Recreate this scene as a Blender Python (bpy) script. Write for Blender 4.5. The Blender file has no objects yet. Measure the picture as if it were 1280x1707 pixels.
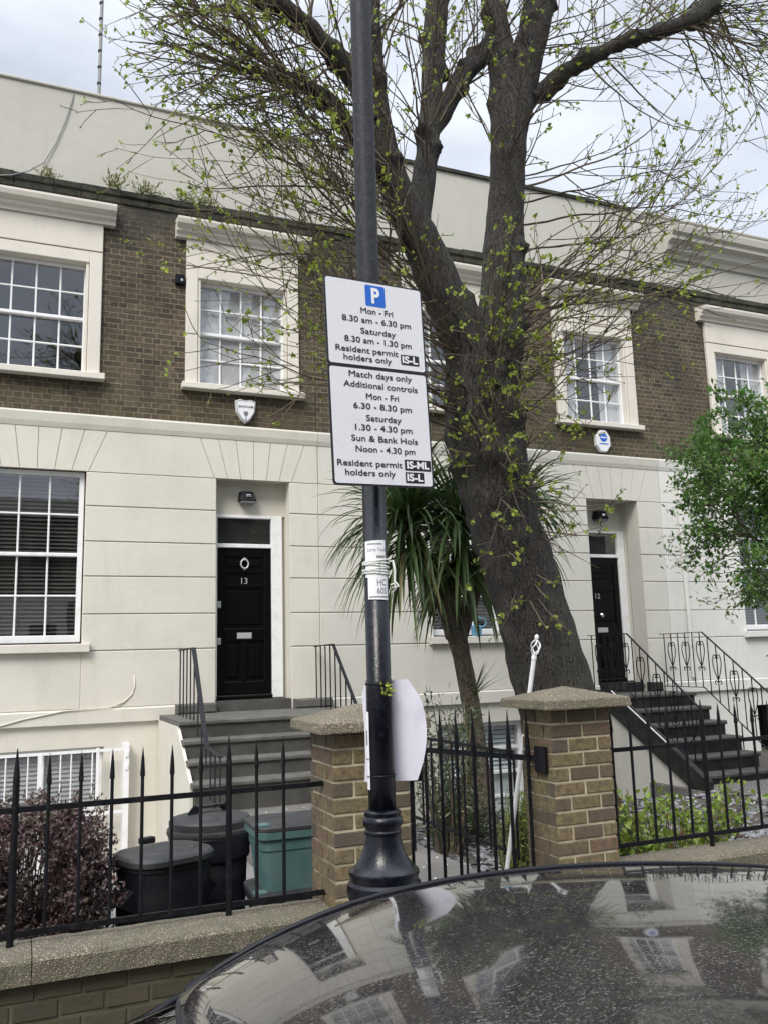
import bpy, bmesh, math, random
from mathutils import Vector, Matrix, noise
from math import radians as rad, sin, cos, pi
S = bpy.context.scene
COL = S.collection
# ------------------------------------------------------------------ camera
cam_d = bpy.data.cameras.new('camera'); cam = bpy.data.objects.new('camera', cam_d); COL.objects.link(cam)
cam_d.sensor_fit = 'HORIZONTAL'; cam_d.sensor_width = 36.0; cam_d.lens = 36.0*1436.0/1280.0
cam_d.clip_start = 0.05; cam_d.clip_end = 600
_r = Vector((.9214815, -.38736833, -.02859401)); _u = Vector((-.03891329, -.16531169, .98547339)); _f = Vector((.38646811, .90698281, .16740544))
cam.matrix_world = Matrix(((_r.x, _u.x, -_f.x, 0), (_r.y, _u.y, -_f.y, 0), (_r.z, _u.z, -_f.z, 1.75), (0, 0, 0, 1)))
S.camera = cam
# ------------------------------------------------------------------ world: overcast with thin blue breaks
SUN_DIR = Vector((-.55, -.62, .80)).normalized()
W = bpy.data.worlds.new('World'); S.world = W; W.use_nodes = True
nt = W.node_tree; nt.nodes.clear()
def N(t, **k):
    n = nt.nodes.new(t)
    for a, b in k.items(): setattr(n, a, b)
    return n
out = N('ShaderNodeOutputWorld'); bg = N('ShaderNodeBackground'); bg.inputs['Strength'].default_value = 0.1
sky = N('ShaderNodeTexSky'); sky.sky_type = 'NISHITA'; sky.sun_disc = False
sky.sun_elevation = math.asin(SUN_DIR.z); sky.sun_rotation = math.atan2(SUN_DIR.x, SUN_DIR.y)
tc = N('ShaderNodeTexCoord'); sp = N('ShaderNodeSeparateXYZ'); nt.links.new(tc.outputs['Generated'], sp.inputs[0])
mp = N('ShaderNodeMapping'); mp.inputs['Scale'].default_value = (1.0, 1.0, 2.6); nt.links.new(tc.outputs['Generated'], mp.inputs[0])
nz = N('ShaderNodeTexNoise'); nz.inputs['Scale'].default_value = 2.6; nz.inputs['Detail'].default_value = 7; nz.inputs['Roughness'].default_value = .58
nt.links.new(mp.outputs[0], nz.inputs['Vector'])
cr = N('ShaderNodeValToRGB'); cr.color_ramp.elements[0].position = .38; cr.color_ramp.elements[0].color = (.74,.74,.74,1); cr.color_ramp.elements[1].position = .64; cr.color_ramp.elements[1].color = (1,1,1,1)
nt.links.new(nz.outputs['Fac'], cr.inputs[0])
grad = N('ShaderNodeMapRange'); grad.inputs['From Min'].default_value = .64; grad.inputs['From Max'].default_value = 1; grad.inputs['To Min'].default_value = 6.6; grad.inputs['To Max'].default_value = 29.0
nt.links.new(sp.outputs['Z'], grad.inputs['Value'])
nz2 = N('ShaderNodeTexNoise'); nz2.inputs['Scale'].default_value = 5.0; nz2.inputs['Detail'].default_value = 6
nt.links.new(mp.outputs[0], nz2.inputs['Vector'])
mr2 = N('ShaderNodeMapRange'); mr2.inputs['From Min'].default_value = .3; mr2.inputs['From Max'].default_value = .7; mr2.inputs['To Min'].default_value = .86; mr2.inputs['To Max'].default_value = 1.1
nt.links.new(nz2.outputs['Fac'], mr2.inputs['Value'])
mul = N('ShaderNodeMath', operation='MULTIPLY'); nt.links.new(grad.outputs[0], mul.inputs[0]); nt.links.new(mr2.outputs[0], mul.inputs[1])
vm = N('ShaderNodeVectorMath', operation='SCALE'); vm.inputs[0].default_value = (.925, .985, 1.09); nt.links.new(mul.outputs[0], vm.inputs['Scale'])
mx = N('ShaderNodeMixRGB'); nt.links.new(cr.outputs[0], mx.inputs[0]); nt.links.new(sky.outputs[0], mx.inputs[1]); nt.links.new(vm.outputs[0], mx.inputs[2])
nt.links.new(mx.outputs[0], bg.inputs['Color']); nt.links.new(bg.outputs[0], out.inputs[0])
# ------------------------------------------------------------------ sun through cloud
sd = bpy.data.lights.new('sun', 'SUN'); sd.energy = 2.0; sd.angle = rad(25); sd.color = (1, .955, .87)
so = bpy.data.objects.new('sun', sd); COL.objects.link(so); so.rotation_euler = (-SUN_DIR).to_track_quat('-Z', 'Y').to_euler(); so.location = (-6, -8, 14)
S.view_settings.view_transform = 'Standard'; S.view_settings.look = 'None'; S.view_settings.gamma = 1; S.view_settings.exposure = 0.62
S.cycles.max_bounces = 8; S.cycles.transparent_max_bounces = 12
random.seed(5)
R = random.Random(11)
# ------------------------------------------------------------------ mesh builder
class MB:
    def __init__(s): s.v = []; s.f = []; s.t = []; s.tint = 0.5; s.uv = None
    def face(s, pts):
        i = len(s.v); s.v += [tuple(p) for p in pts]; s.f.append(tuple(range(i, i+len(pts)))); s.t.append(s.tint)
    def raw(s, vs, fs):
        i = len(s.v); s.v += [tuple(p) for p in vs]
        for q in fs: s.f.append(tuple(i+k for k in q)); s.t.append(s.tint)
        return s
    def box(s, x0, x1, y0, y1, z0, z1):
        return s.raw([(x0,y0,z0),(x1,y0,z0),(x1,y1,z0),(x0,y1,z0),(x0,y0,z1),(x1,y0,z1),(x1,y1,z1),(x0,y1,z1)],
            [(0,3,2,1),(4,5,6,7),(0,1,5,4),(1,2,6,5),(2,3,7,6),(3,0,4,7)])
    def bar(s, a, b, w, d=None, up=(0,0,1)):      # rectangular bar from a to b
        d = d or w; a = Vector(a); b = Vector(b); t = (b-a).normalized(); up = Vector(up)
        if abs(t.dot(up)) > .95: up = Vector((1,0,0)) if abs(t.x) < .9 else Vector((0,1,0))
        x = t.cross(up).normalized(); y = x.cross(t)
        vs = [p + x*sx*w/2 + y*sy*d/2 for p in (a, b) for sx, sy in ((-1,-1),(1,-1),(1,1),(-1,1))]
        return s.raw(vs, [(3,2,1,0),(4,5,6,7),(0,1,5,4),(1,2,6,5),(2,3,7,6),(3,0,4,7)])
    def tube(s, pts, rr, n=8, cap=True, jit=0):
        pts = [Vector(p) for p in pts]
        if not hasattr(rr, '__len__'): rr = [rr]*len(pts)
        base = len(s.v); prev = None
        for i, p in enumerate(pts):
            t = (pts[min(i+1, len(pts)-1)] - pts[max(i-1, 0)])
            t = t.normalized() if t.length > 1e-9 else Vector((0,0,1))
            if prev is None:
                x = t.cross(Vector((0,0,1)) if abs(t.z) < .9 else Vector((1,0,0))).normalized()
            else:
                x = prev - t*prev.dot(t); x = x.normalized() if x.length > 1e-6 else t.orthogonal().normalized()
            prev = x; y = t.cross(x)
            for k in range(n):
                a = 2*pi*k/n; r = rr[i]*(1 + (R.uniform(-jit, jit) if jit else 0)); q = p + x*cos(a)*r + y*sin(a)*r
                s.v.append((q.x, q.y, q.z))
        for i in range(len(pts)-1):
            for k in range(n):
                s.f.append((base+i*n+k, base+i*n+(k+1) % n, base+(i+1)*n+(k+1) % n, base+(i+1)*n+k)); s.t.append(s.tint)
        if cap:
            s.f.append(tuple(base+k for k in reversed(range(n)))); s.t.append(s.tint)
            s.f.append(tuple(base+(len(pts)-1)*n+k for k in range(n))); s.t.append(s.tint)
        return s
    def lathe(s, prof, cx, cy, n=28, sx=1, sy=1):   # prof: (r, z) from bottom to top
        base = len(s.v)
        for r, z in prof:
            for k in range(n):
                a = 2*pi*k/n; s.v.append((cx+r*sx*cos(a), cy+r*sy*sin(a), z))
        for i in range(len(prof)-1):
            for k in range(n):
                s.f.append((base+i*n+k, base+i*n+(k+1) % n, base+(i+1)*n+(k+1) % n, base+(i+1)*n+k)); s.t.append(s.tint)
        s.f.append(tuple(base+k for k in reversed(range(n)))); s.t.append(s.tint)
        s.f.append(tuple(base+(len(prof)-1)*n+k for k in range(n))); s.t.append(s.tint)
        return s
    def prism(s, poly, y0, y1):                      # poly in x,z (counter-clockwise seen from -Y), extruded y0..y1
        n = len(poly); vs = [(x, y0, z) for x, z in poly] + [(x, y1, z) for x, z in poly]
        return s.raw(vs, [tuple(range(n)), tuple(reversed(range(n, 2*n)))] + [(k, n+k, n+(k+1) % n, (k+1) % n) for k in range(n)])
    def prism_x(s, poly, x0, x1):                    # poly in y,z extruded along x
        n = len(poly); vs = [(x0, y, z) for y, z in poly] + [(x1, y, z) for y, z in poly]
        return s.raw(vs, [tuple(reversed(range(n))), tuple(range(n, 2*n))] + [(k, (k+1) % n, n+(k+1) % n, n+k) for k in range(n)])
    def cham(s, x0, x1, y0, y1, z0, z1, c):          # block with bevelled front edges (front at y0)
        return s.raw([(x0,y0+c,z0),(x1,y0+c,z0),(x1,y0+c,z1),(x0,y0+c,z1),(x0+c,y0,z0+c),(x1-c,y0,z0+c),(x1-c,y0,z1-c),(x0+c,y0,z1-c),
                      (x0,y1,z0),(x1,y1,z0),(x1,y1,z1),(x0,y1,z1)],
            [(4,5,6,7),(0,1,5,4),(1,2,6,5),(2,3,7,6),(3,0,4,7),(8,9,1,0),(9,10,2,1),(10,11,3,2),(11,8,0,3)])
    def build(s, name, mat, parent=None, loc=None, smooth=False, bevel=0, seg=2, angle=40, sub=0):
        me = bpy.data.meshes.new(name); me.from_pydata(s.v, [], s.f); me.update()
        if mat: me.materials.append(mat)
        at = me.attributes.new('tint', 'FLOAT', 'FACE'); at.data.foreach_set('value', s.t)
        uvl = me.uv_layers.new(name='UVMap'); co = me.vertices
        buf = [0.0]*(2*len(me.loops))
        for p in me.polygons:
            nx, ny, nz_ = abs(p.normal.x), abs(p.normal.y), abs(p.normal.z)
            for li in p.loop_indices:
                c = co[me.loops[li].vertex_index].co
                if nz_ >= nx and nz_ >= ny: u, v = c.x, c.y
                elif ny >= nx: u, v = c.x, c.z
                else: u, v = c.y, c.z
                buf[2*li] = u; buf[2*li+1] = v
        uvl.data.foreach_set('uv', buf)
        if smooth:
            me.polygons.foreach_set('use_smooth', [True]*len(me.polygons))
        o = bpy.data.objects.new(name, me); COL.objects.link(o)
        if parent is not None: attach(o, parent)
        if loc is not None: o.location = loc
        if bevel:
            b = o.modifiers.new('bevel', 'BEVEL'); b.width = bevel; b.segments = seg; b.limit_method = 'ANGLE'; b.angle_limit = rad(angle)
        if sub:
            m = o.modifiers.new('sub', 'SUBSURF'); m.levels = sub; m.render_levels = sub
        if smooth and bevel == 0 and not sub:
            pass
        return o
def base_of(o):
    v = Vector((0,0,0))
    while o is not None: v += o.location; o = o.parent
    return v
def attach(o, parent):
    o.parent = parent; o.location = -base_of(parent)
def tag(o, label, cat, group=None, kind=None):
    o['label'] = label; o['category'] = cat
    if group: o['group'] = group
    if kind: o['kind'] = kind
    return o
def thing(name, loc, label, cat, group=None):
    o = bpy.data.objects.new(name, None); o.empty_display_size = .2; COL.objects.link(o); o.location = loc
    return tag(o, label, cat, group)
def instance(o, parent, off=(0,0,0), name=None):
    c = o.copy(); COL.objects.link(c)
    if parent is not None: c.parent = parent
    c.location = Vector(o.location) + Vector(off)
    for k in ('label',):
        if k in c.keys() and parent is not None: del c[k]
    return c
# ------------------------------------------------------------------ materials
def mat(name, col=(.5,.5,.5), rough=.6, metal=0, spec=.5):
    m = bpy.data.materials.new(name); m.use_nodes = True
    b = m.node_tree.nodes['Principled BSDF']; b.inputs['Base Color'].default_value = (*col, 1); b.inputs['Roughness'].default_value = rough; b.inputs['Metallic'].default_value = metal
    b.inputs['Specular IOR Level'].default_value = spec
    return m
class G:
    """small node helper"""
    def __init__(s, m): s.t = m.node_tree; s.b = s.t.nodes['Principled BSDF']
    def n(s, t, **k):
        n = s.t.nodes.new(t)
        for a, b in k.items():
            if a in n.inputs.keys(): n.inputs[a].default_value = b
            else: setattr(n, a, b)
        return n
    def l(s, a, b): s.t.links.new(a, b)
    def coord(s, which='Object'): return s.n('ShaderNodeTexCoord').outputs[which]
    def noise(s, scale, detail=4, rough=.55, vec=None, stretch=None):
        n = s.n('ShaderNodeTexNoise'); n.inputs['Scale'].default_value = scale; n.inputs['Detail'].default_value = detail; n.inputs['Roughness'].default_value = rough
        v = vec or s.coord()
        if stretch:
            m = s.n('ShaderNodeMapping'); m.inputs['Scale'].default_value = stretch; s.l(v, m.inputs[0]); v = m.outputs[0]
        s.l(v, n.inputs['Vector']); return n.outputs['Fac']
    def ramp(s, fac, stops):
        r = s.n('ShaderNodeValToRGB'); e = r.color_ramp.elements
        while len(e) < len(stops): e.new(.5)
        for i, (p, c) in enumerate(stops):
            e[i].position = p; e[i].color = (c, c, c, 1) if not hasattr(c, '__len__') else (*c, 1)
        s.l(fac, r.inputs[0]); return r.outputs[0]
    def mix(s, fac, a, b, mode='MIX'):
        m = s.n('ShaderNodeMixRGB', blend_type=mode)
        for i, x in ((0, fac), (1, a), (2, b)):
            if hasattr(x, 'links'): s.l(x, m.inputs[i])
            elif i == 0: m.inputs[0].default_value = x
            else: m.inputs[i].default_value = (*x, 1) if hasattr(x, '__len__') else (x, x, x, 1)
        return m.outputs[0]
    def bump(s, h, dist=.01, strength=.5, prev=None):
        n = s.n('ShaderNodeBump'); n.inputs['Distance'].default_value = dist; n.inputs['Strength'].default_value = strength
        s.l(h, n.inputs['Height'])
        if prev: s.l(prev, n.inputs['Normal'])
        s.l(n.outputs[0], s.b.inputs['Normal']); return n.outputs[0]
    def col(s, c): s.l(c, s.b.inputs['Base Color'])
    def rough(s, c): s.l(c, s.b.inputs['Roughness'])
    def attr(s, name='tint'): return s.n('ShaderNodeAttribute', attribute_name=name).outputs['Fac']
def m_stucco(name, c, dirt=(.42,.40,.33)):
    m = mat(name, c, .75); g = G(m)
    d = g.ramp(g.noise(1.1, 6, .62), [(.46, 0), (.74, 1)])
    s2 = g.ramp(g.noise(2.2, 5, .6, stretch=(3.5, 3.5, .45)), [(.52, 0), (.78, 1)])
    k = g.mix(d, c, tuple(x*.90 for x in c)); f = g.n('ShaderNodeMath', operation='MULTIPLY'); g.l(s2, f.inputs[0]); f.inputs[1].default_value = .24
    k = g.mix(f.outputs[0], k, dirt); g.col(k)
    b1 = g.noise(6, 5, .6); g.bump(b1, .02, .28)
    return m
M = {}
M['stucco'] = m_stucco('cream_stucco', (.635,.605,.53))
M['stucco2'] = m_stucco('pale_stucco', (.61,.59,.525))
M['stucco3'] = m_stucco('white_stucco', (.69,.68,.64))
M['surround'] = m_stucco('window_surround_paint', (.68,.635,.56))
M['parapet'] = m_stucco('parapet_render', (.455,.44,.39), (.34,.33,.28))
M['white'] = mat('white_gloss_paint', (.80,.80,.81), .35)
g = G(M['white']); g.col(g.mix(g.ramp(g.noise(9, 4), [(.5, 0), (.8, 1)]), (.80,.80,.81), (.66,.66,.64)))
def m_blackiron(name, c=(.007,.007,.009), r=.42):
    m = mat(name, c, min(1, r*1.3), spec=.16); g = G(m)
    n = g.noise(45, 4, .6); g.col(g.mix(g.ramp(n, [(.5, 0), (.8, 1)]), c, tuple(x*2.2+.003 for x in c)))
    g.rough(g.ramp(n, [(.3, r*.75), (.8, min(1, r*1.6))])); g.bump(g.noise(120, 3), .002, .35)
    return m
M['iron'] = m_blackiron('black_iron')
M['iron_grey'] = m_blackiron('worn_iron', (.022,.022,.026), .55)
M['post'] = m_blackiron('lamp_post_paint', (.0045,.005,.009), .25)
M['post'].node_tree.nodes['Principled BSDF'].inputs['Specular IOR Level'].default_value = .35
M['postup'] = m_blackiron('weathered_post_paint', (.030,.031,.035), .5)
M['doorblack'] = mat('black_door_gloss', (.003,.003,.0035), .3, spec=.22)
M['chrome'] = mat('chrome', (.75,.75,.74), .22, 1)
M['plastic'] = mat('black_plastic', (.008,.009,.012), .42, spec=.3)
g = G(M['plastic']); g.col(g.mix(g.ramp(g.noise(5, 5), [(.45, 0), (.75, 1)]), (.007,.008,.011), (.026,.027,.029))); g.bump(g.noise(60, 3), .002, .25)
M['plastic_lid'] = mat('dusty_black_plastic', (.06,.06,.062), .6)
g = G(M['plastic_lid']); g.col(g.mix(g.ramp(g.noise(7, 6, .65), [(.35, 0), (.75, 1)]), (.012,.013,.015), (.045,.045,.044)))
M['teal'] = mat('teal_plastic', (.10,.30,.29), .5)
g = G(M['teal']); g.col(g.mix(g.ramp(g.noise(4, 6, .65), [(.40, 0), (.72, 1)]), (.060,.125,.123), (.12,.18,.172)))
M['grey_plastic'] = mat('grey_plastic', (.22,.22,.22), .6)
def m_glass(name, tint=(.02,.022,.025), refl=1.0, clear=.75):
    m = bpy.data.materials.new(name); m.use_nodes = True; t = m.node_tree; t.nodes.clear()
    o = t.nodes.new('ShaderNodeOutputMaterial'); tr = t.nodes.new('ShaderNodeBsdfTransparent'); tr.inputs[0].default_value = (clear,)*3 + (1,)
    gl = t.nodes.new('ShaderNodeBsdfGlossy'); gl.inputs['Roughness'].default_value = .012; gl.inputs['Color'].default_value = (.92*refl,.93*refl,.96*refl, 1)
    # Schlick reflectance from |N.I|, the same from both sides of the pane
    ge = t.nodes.new('ShaderNodeNewGeometry'); dt = t.nodes.new('ShaderNodeVectorMath'); dt.operation = 'DOT_PRODUCT'; t.links.new(ge.outputs['Normal'], dt.inputs[0]); t.links.new(ge.outputs['Incoming'], dt.inputs[1])
    ab = t.nodes.new('ShaderNodeMath'); ab.operation = 'ABSOLUTE'; t.links.new(dt.outputs['Value'], ab.inputs[0])
    om = t.nodes.new('ShaderNodeMath'); om.operation = 'SUBTRACT'; om.inputs[0].default_value = 1; om.use_clamp = True; t.links.new(ab.outputs[0], om.inputs[1])
    pw = t.nodes.new('ShaderNodeMath'); pw.operation = 'POWER'; pw.inputs[1].default_value = 5; t.links.new(om.outputs[0], pw.inputs[0])
    fr = t.nodes.new('ShaderNodeMath'); fr.operation = 'MULTIPLY_ADD'; fr.inputs[1].default_value = .94; fr.inputs[2].default_value = .085; t.links.new(pw.outputs[0], fr.inputs[0])
    nz = t.nodes.new('ShaderNodeTexNoise'); nz.inputs['Scale'].default_value = 1.6
    tcn = t.nodes.new('ShaderNodeTexCoord'); t.links.new(tcn.outputs['Object'], nz.inputs['Vector'])
    bp_ = t.nodes.new('ShaderNodeBump'); bp_.inputs['Distance'].default_value = .01; bp_.inputs['Strength'].default_value = .12; t.links.new(nz.outputs['Fac'], bp_.inputs['Height'])
    t.links.new(bp_.outputs[0], gl.inputs['Normal'])
    mx = t.nodes.new('ShaderNodeMixShader'); t.links.new(fr.outputs[0], mx.inputs[0]); t.links.new(tr.outputs[0], mx.inputs[1]); t.links.new(gl.outputs[0], mx.inputs[2]); t.links.new(mx.outputs[0], o.inputs[0])
    return m
M['glass'] = m_glass('window_glass', clear=.97)
M['carglass'] = m_glass('car_glass', refl=.55, clear=.30)
M['dark'] = mat('dark_interior', (.015,.015,.016), .9)
M['blind_dark'] = mat('dark_venetian_blind', (.055,.052,.05), .5)
M['blind_white'] = mat('white_blind', (.50,.51,.52), .8)
M['curtain'] = mat('grey_curtain', (.55,.57,.60), .9)
M['shutter'] = mat('grey_green_shutter', (.66,.74,.74), .6)
M['silver'] = mat('satin_silver', (.52,.52,.52), .35, .35)
# facade brick
def m_brick(name):
    m = mat(name, (.1,.08,.05), .88); g = G(m)
    uv = g.coord('UV')
    br = g.n('ShaderNodeTexBrick'); br.offset = .5; br.squash = .5; br.squash_frequency = 2
    g.l(uv, br.inputs['Vector']); br.inputs['Scale'].default_value = 1
    br.inputs['Brick Width'].default_value = .225; br.inputs['Row Height'].default_value = .075; br.inputs['Mortar Size'].default_value = .0066; br.inputs['Mortar Smooth'].default_value = .25; br.inputs['Bias'].default_value = 0
    br.inputs['Color1'].default_value = (.044,.034,.024,1); br.inputs['Color2'].default_value = (.135,.100,.060,1); br.inputs['Mortar'].default_value = (.29,.25,.175,1)
    n1 = g.noise(1.4, 6, .6); n2 = g.noise(16, 4, .6); sx = g.n('ShaderNodeSeparateXYZ'); g.l(g.coord('Object'), sx.inputs[0])
    k = g.mix(g.ramp(n1, [(.4, 0), (.7, 1)]), br.outputs['Color'], (.66,.58,.46), 'MULTIPLY')
    k = g.mix(.42, br.outputs['Color'], k)
    k = g.mix(g.ramp(g.noise(.8, 4, .6), [(.44, 0), (.60, .7)]), k, (.36,.35,.38), 'MULTIPLY'); k = g.mix(g.ramp(g.noise(1.9, 4, .6), [(.56, 0), (.70, .4)]), k, (.085,.056,.038))
    # moss towards the string course, soot towards the ledge
    z = g.n('ShaderNodeMapRange'); z.inputs['From Min'].default_value = 6.9; z.inputs['From Max'].default_value = 4.9; g.l(sx.outputs['Z'], z.inputs['Value'])
    mm = g.n('ShaderNodeMath', operation='MULTIPLY'); g.l(z.outputs[0], mm.inputs[0]); g.l(g.ramp(g.noise(3, 6, .7), [(.38, .0), (.66, .7)]), mm.inputs[1])
    k = g.mix(mm.outputs[0], k, (.105,.088,.040))
    z2 = g.n('ShaderNodeMapRange'); z2.inputs['From Min'].default_value = 7.1; z2.inputs['From Max'].default_value = 7.95; g.l(sx.outputs['Z'], z2.inputs['Value'])
    m2 = g.n('ShaderNodeMath', operation='MULTIPLY'); g.l(z2.outputs[0], m2.inputs[0]); g.l(g.ramp(g.noise(2, 5, .7), [(.3, .35), (.6, .95)]), m2.inputs[1])
    k = g.mix(m2.outputs[0], k, (.030,.030,.027))
    k = g.mix(g.ramp(n2, [(.35, 0), (.75, .6)]), k, (.032,.027,.021)); k = g.mix(g.ramp(g.noise(7, 3, .5, vec=g.coord('UV'), stretch=(.6, 1.9, 1)), [(.62, 0), (.68, .55)]), k, (.16,.13,.085)); g.col(k)
    h = g.mix(.3, br.outputs['Fac'], n2, 'ADD'); inv = g.n('ShaderNodeInvert'); g.l(br.outputs['Fac'], inv.inputs[1]); g.bump(inv.outputs[0], .012, .8)
    return m
M['brick'] = m_brick('stock_brick_wall')
M['ledge'] = mat('mossy_ledge', (.05,.048,.036), .95)
g = G(M['ledge']); g.col(g.mix(g.ramp(g.noise(5, 6, .7), [(.4, 0), (.7, 1)]), (.020,.020,.017), (.060,.060,.036))); g.bump(g.noise(25, 5), .03, .8)
# single modelled bricks, tinted one by one
M['yellow_brick'] = mat('london_stock_brick', (.25,.18,.1), .9)
g = G(M['yellow_brick']); t = g.attr()
k = g.ramp(t, [(0, (.085,.066,.046)), (.22, (.16,.115,.066)), (.45, (.22,.16,.082)), (.68, (.19,.160,.070)), (.86, (.175,.105,.066)), (1, (.075,.064,.055))])
k = g.mix(g.ramp(g.noise(30, 5, .65), [(.36, 0), (.64, .85)]), k, (.075,.058,.038)); k = g.mix(g.ramp(g.noise(9, 5, .7), [(.5, 0), (.72, .6)]), k, (.10,.092,.05)); k = g.mix(g.ramp(g.noise(110, 2), [(.60, 0), (.70, .85)]), k, (.035,.03,.024)); g.col(k)
g.bump(g.noise(70, 5, .6), .006, .6)
M['mortar'] = mat('lime_mortar', (.36,.31,.215), .95)
g = G(M['mortar']); g.col(g.mix(g.ramp(g.noise(14, 5), [(.35, 0), (.7, 1)]), (.52,.455,.33), (.33,.285,.195))); g.bump(g.noise(150, 4), .004, .7)
M['mossbrick'] = mat('mossy_wall_brick', (.1,.08,.05), .95)
g = G(M['mossbrick']); k = g.ramp(g.attr(), [(0, (.040,.032,.022)), (.5, (.062,.050,.032)), (1, (.055,.040,.032))])
k = g.mix(g.ramp(g.noise(5, 6, .68), [(.36, 0), (.60, .8)]), k, (.046,.045,.022)); g.col(k); g.bump(g.noise(50, 5), .008, .7)
M['mossmortar'] = mat('mossy_mortar', (.13,.115,.075), .95)
g = G(M['mossmortar']); g.col(g.mix(g.ramp(g.noise(6, 5), [(.4, 0), (.65, 1)]), (.085,.078,.055), (.045,.046,.024)))
# exposed aggregate coping
def m_agg(name, base, light, moss=.0):
    m = mat(name, base, .9); g = G(m)
    v = g.n('ShaderNodeTexVoronoi'); v.inputs['Scale'].default_value = 175; g.l(g.coord(), v.inputs['Vector'])
    hs = g.n('ShaderNodeSeparateColor'); g.l(v.outputs['Color'], hs.inputs[0])
    peb = g.ramp(hs.outputs[0], [(.0, tuple(x*.55 for x in base)), (.4, base), (.72, light), (.9, tuple(min(1, x*1.5) for x in light)), (1, (.60,.56,.50))])
    ed = g.ramp(v.outputs['Distance'], [(.28, 0), (.55, 1)])
    k = g.mix(ed, peb, tuple(x*.6 for x in base))
    k = g.mix(g.ramp(g.noise(4, 6, .7), [(.45, 0), (.72, .75)]), k, (.105,.105,.062))
    k = g.mix(g.ramp(g.noise(11, 6, .7), [(.5, 0), (.8, .7)]), k, (.075,.07,.055)); g.col(k)
    inv = g.n('ShaderNodeInvert'); g.l(v.outputs['Distance'], inv.inputs[1]); g.bump(inv.outputs[0], .006, .9)
    return m
M['agg'] = m_agg('exposed_aggregate', (.19,.165,.12), (.34,.29,.21))
M['aggcap'] = m_agg('pebbled_pillar_cap', (.22,.185,.13), (.40,.33,.23))
def m_ground(name, a, b, sc=3, fine=90, r=.9, bumpd=.006):
    m = mat(name, a, r); g = G(m)
    k = g.mix(g.ramp(g.noise(sc, 6, .65), [(.35, 0), (.7, 1)]), a, b); k = g.mix(g.ramp(g.noise(fine, 3), [(.42, 0), (.7, .5)]), k, tuple(x*.6 for x in a)); g.col(k)
    g.bump(g.noise(fine, 4), bumpd, .6); return m
M['asphalt'] = m_ground('asphalt', (.055,.055,.057), (.075,.074,.07), 2, 140)
M['paving'] = m_ground('paving', (.17,.168,.16), (.23,.225,.21), 2.5, 110)
M['path'] = m_ground('garden_path_concrete', (.135,.125,.115), (.19,.18,.165), 2.2, 120)
M['kerbstone'] = m_ground('kerb_granite', (.26,.25,.24), (.33,.32,.30), 8, 160)
M['soil'] = m_ground('soil', (.055,.045,.034), (.09,.082,.065), 4, 60)
M['slate'] = mat('slate_chips', (.2,.21,.23), .6); g = G(M['slate']); g.col(g.ramp(g.attr(), [(0, (.08,.085,.09)), (.5, (.21,.215,.225)), (.8, (.30,.30,.31)), (1, (.24,.20,.26))]))
M['step'] = mat('painted_stone_step', (.06,.058,.055), .7)
g = G(M['step']); sx = g.n('ShaderNodeSeparateXYZ'); geo = g.n('ShaderNodeNewGeometry'); g.l(geo.outputs['Normal'], sx.inputs[0])
k = g.mix(g.ramp(g.noise(4, 6, .65), [(.35, 0), (.72, 1)]), (.050,.048,.043), (.095,.09,.081)); k = g.mix(g.ramp(g.noise(60, 3), [(.5, 0), (.75, .5)]), k, (.035,.034,.032)); g.col(k); g.bump(g.noise(40, 4), .004, .5)
M['tread'] = mat('worn_tread', (.17,.165,.15), .85)
g = G(M['tread']); k = g.mix(g.ramp(g.noise(5, 6, .65), [(.35, 0), (.7, 1)]), (.075,.072,.066), (.138,.134,.12)); g.col(k); g.bump(g.noise(60, 4), .004, .5)
M['step2'] = mat('black_painted_step', (.028,.026,.025), .6, spec=.25)
g = G(M['step2']); g.col(g.mix(g.ramp(g.noise(5, 6, .65), [(.4, 0), (.72, 1)]), (.014,.013,.013), (.042,.039,.036)))
M['tread2'] = mat('dark_worn_tread', (.085,.08,.072), .85)
g = G(M['tread2']); k = g.mix(g.ramp(g.noise(6, 6, .65), [(.35, 0), (.7, 1)]), (.045,.042,.038), (.105,.10,.088)); g.col(k)
def m_bark(name, a, b, moss=(.085,.085,.045), sc=15, dist=.06):
    m = mat(name, a, .95); g = G(m)
    n = g.noise(sc, 8, .68, stretch=(1.6, 1.6, .32)); n2 = g.noise(2.2, 5, .6)
    v = g.n('ShaderNodeTexVoronoi'); v.feature = 'DISTANCE_TO_EDGE'; v.inputs['Scale'].default_value = sc*2.0
    mpn = g.n('ShaderNodeMapping'); mpn.inputs['Scale'].default_value = (1.9, 1.9, .17); g.l(g.coord(), mpn.inputs[0])
    add = g.n('ShaderNodeMixRGB', blend_type='ADD'); add.inputs[0].default_value = .35; g.l(mpn.outputs[0], add.inputs[1]); nn = g.n('ShaderNodeTexNoise'); nn.inputs['Scale'].default_value = 4; g.l(g.coord(), nn.inputs['Vector']); g.l(nn.outputs['Color'], add.inputs[2]); g.l(add.outputs[0], v.inputs['Vector'])
    e = g.ramp(v.outputs['Distance'], [(0, 0), (.10, 1)])
    k = g.mix(g.ramp(n, [(.33, 0), (.68, 1)]), a, b); k = g.mix(e, tuple(x*.42 for x in a), k); k = g.mix(g.ramp(n2, [(.5, 0), (.74, .6)]), k, moss); g.col(k)
    h = g.mix(.55, e, n); g.bump(h, dist, .9); return m
M['bark'] = m_bark('lime_bark', (.027,.023,.021), (.078,.068,.060), (.060,.062,.032))
M['twig'] = mat('twig_bark', (.075,.058,.042), .85)
g = G(M['twig']); g.col(g.ramp(g.attr(), [(0, (.050,.040,.032)), (.5, (.105,.080,.055)), (1, (.17,.13,.08))]))
M['palmbark'] = m_bark('palm_bark', (.090,.070,.050), (.17,.14,.10), (.10,.09,.06), 14, .03)
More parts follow.
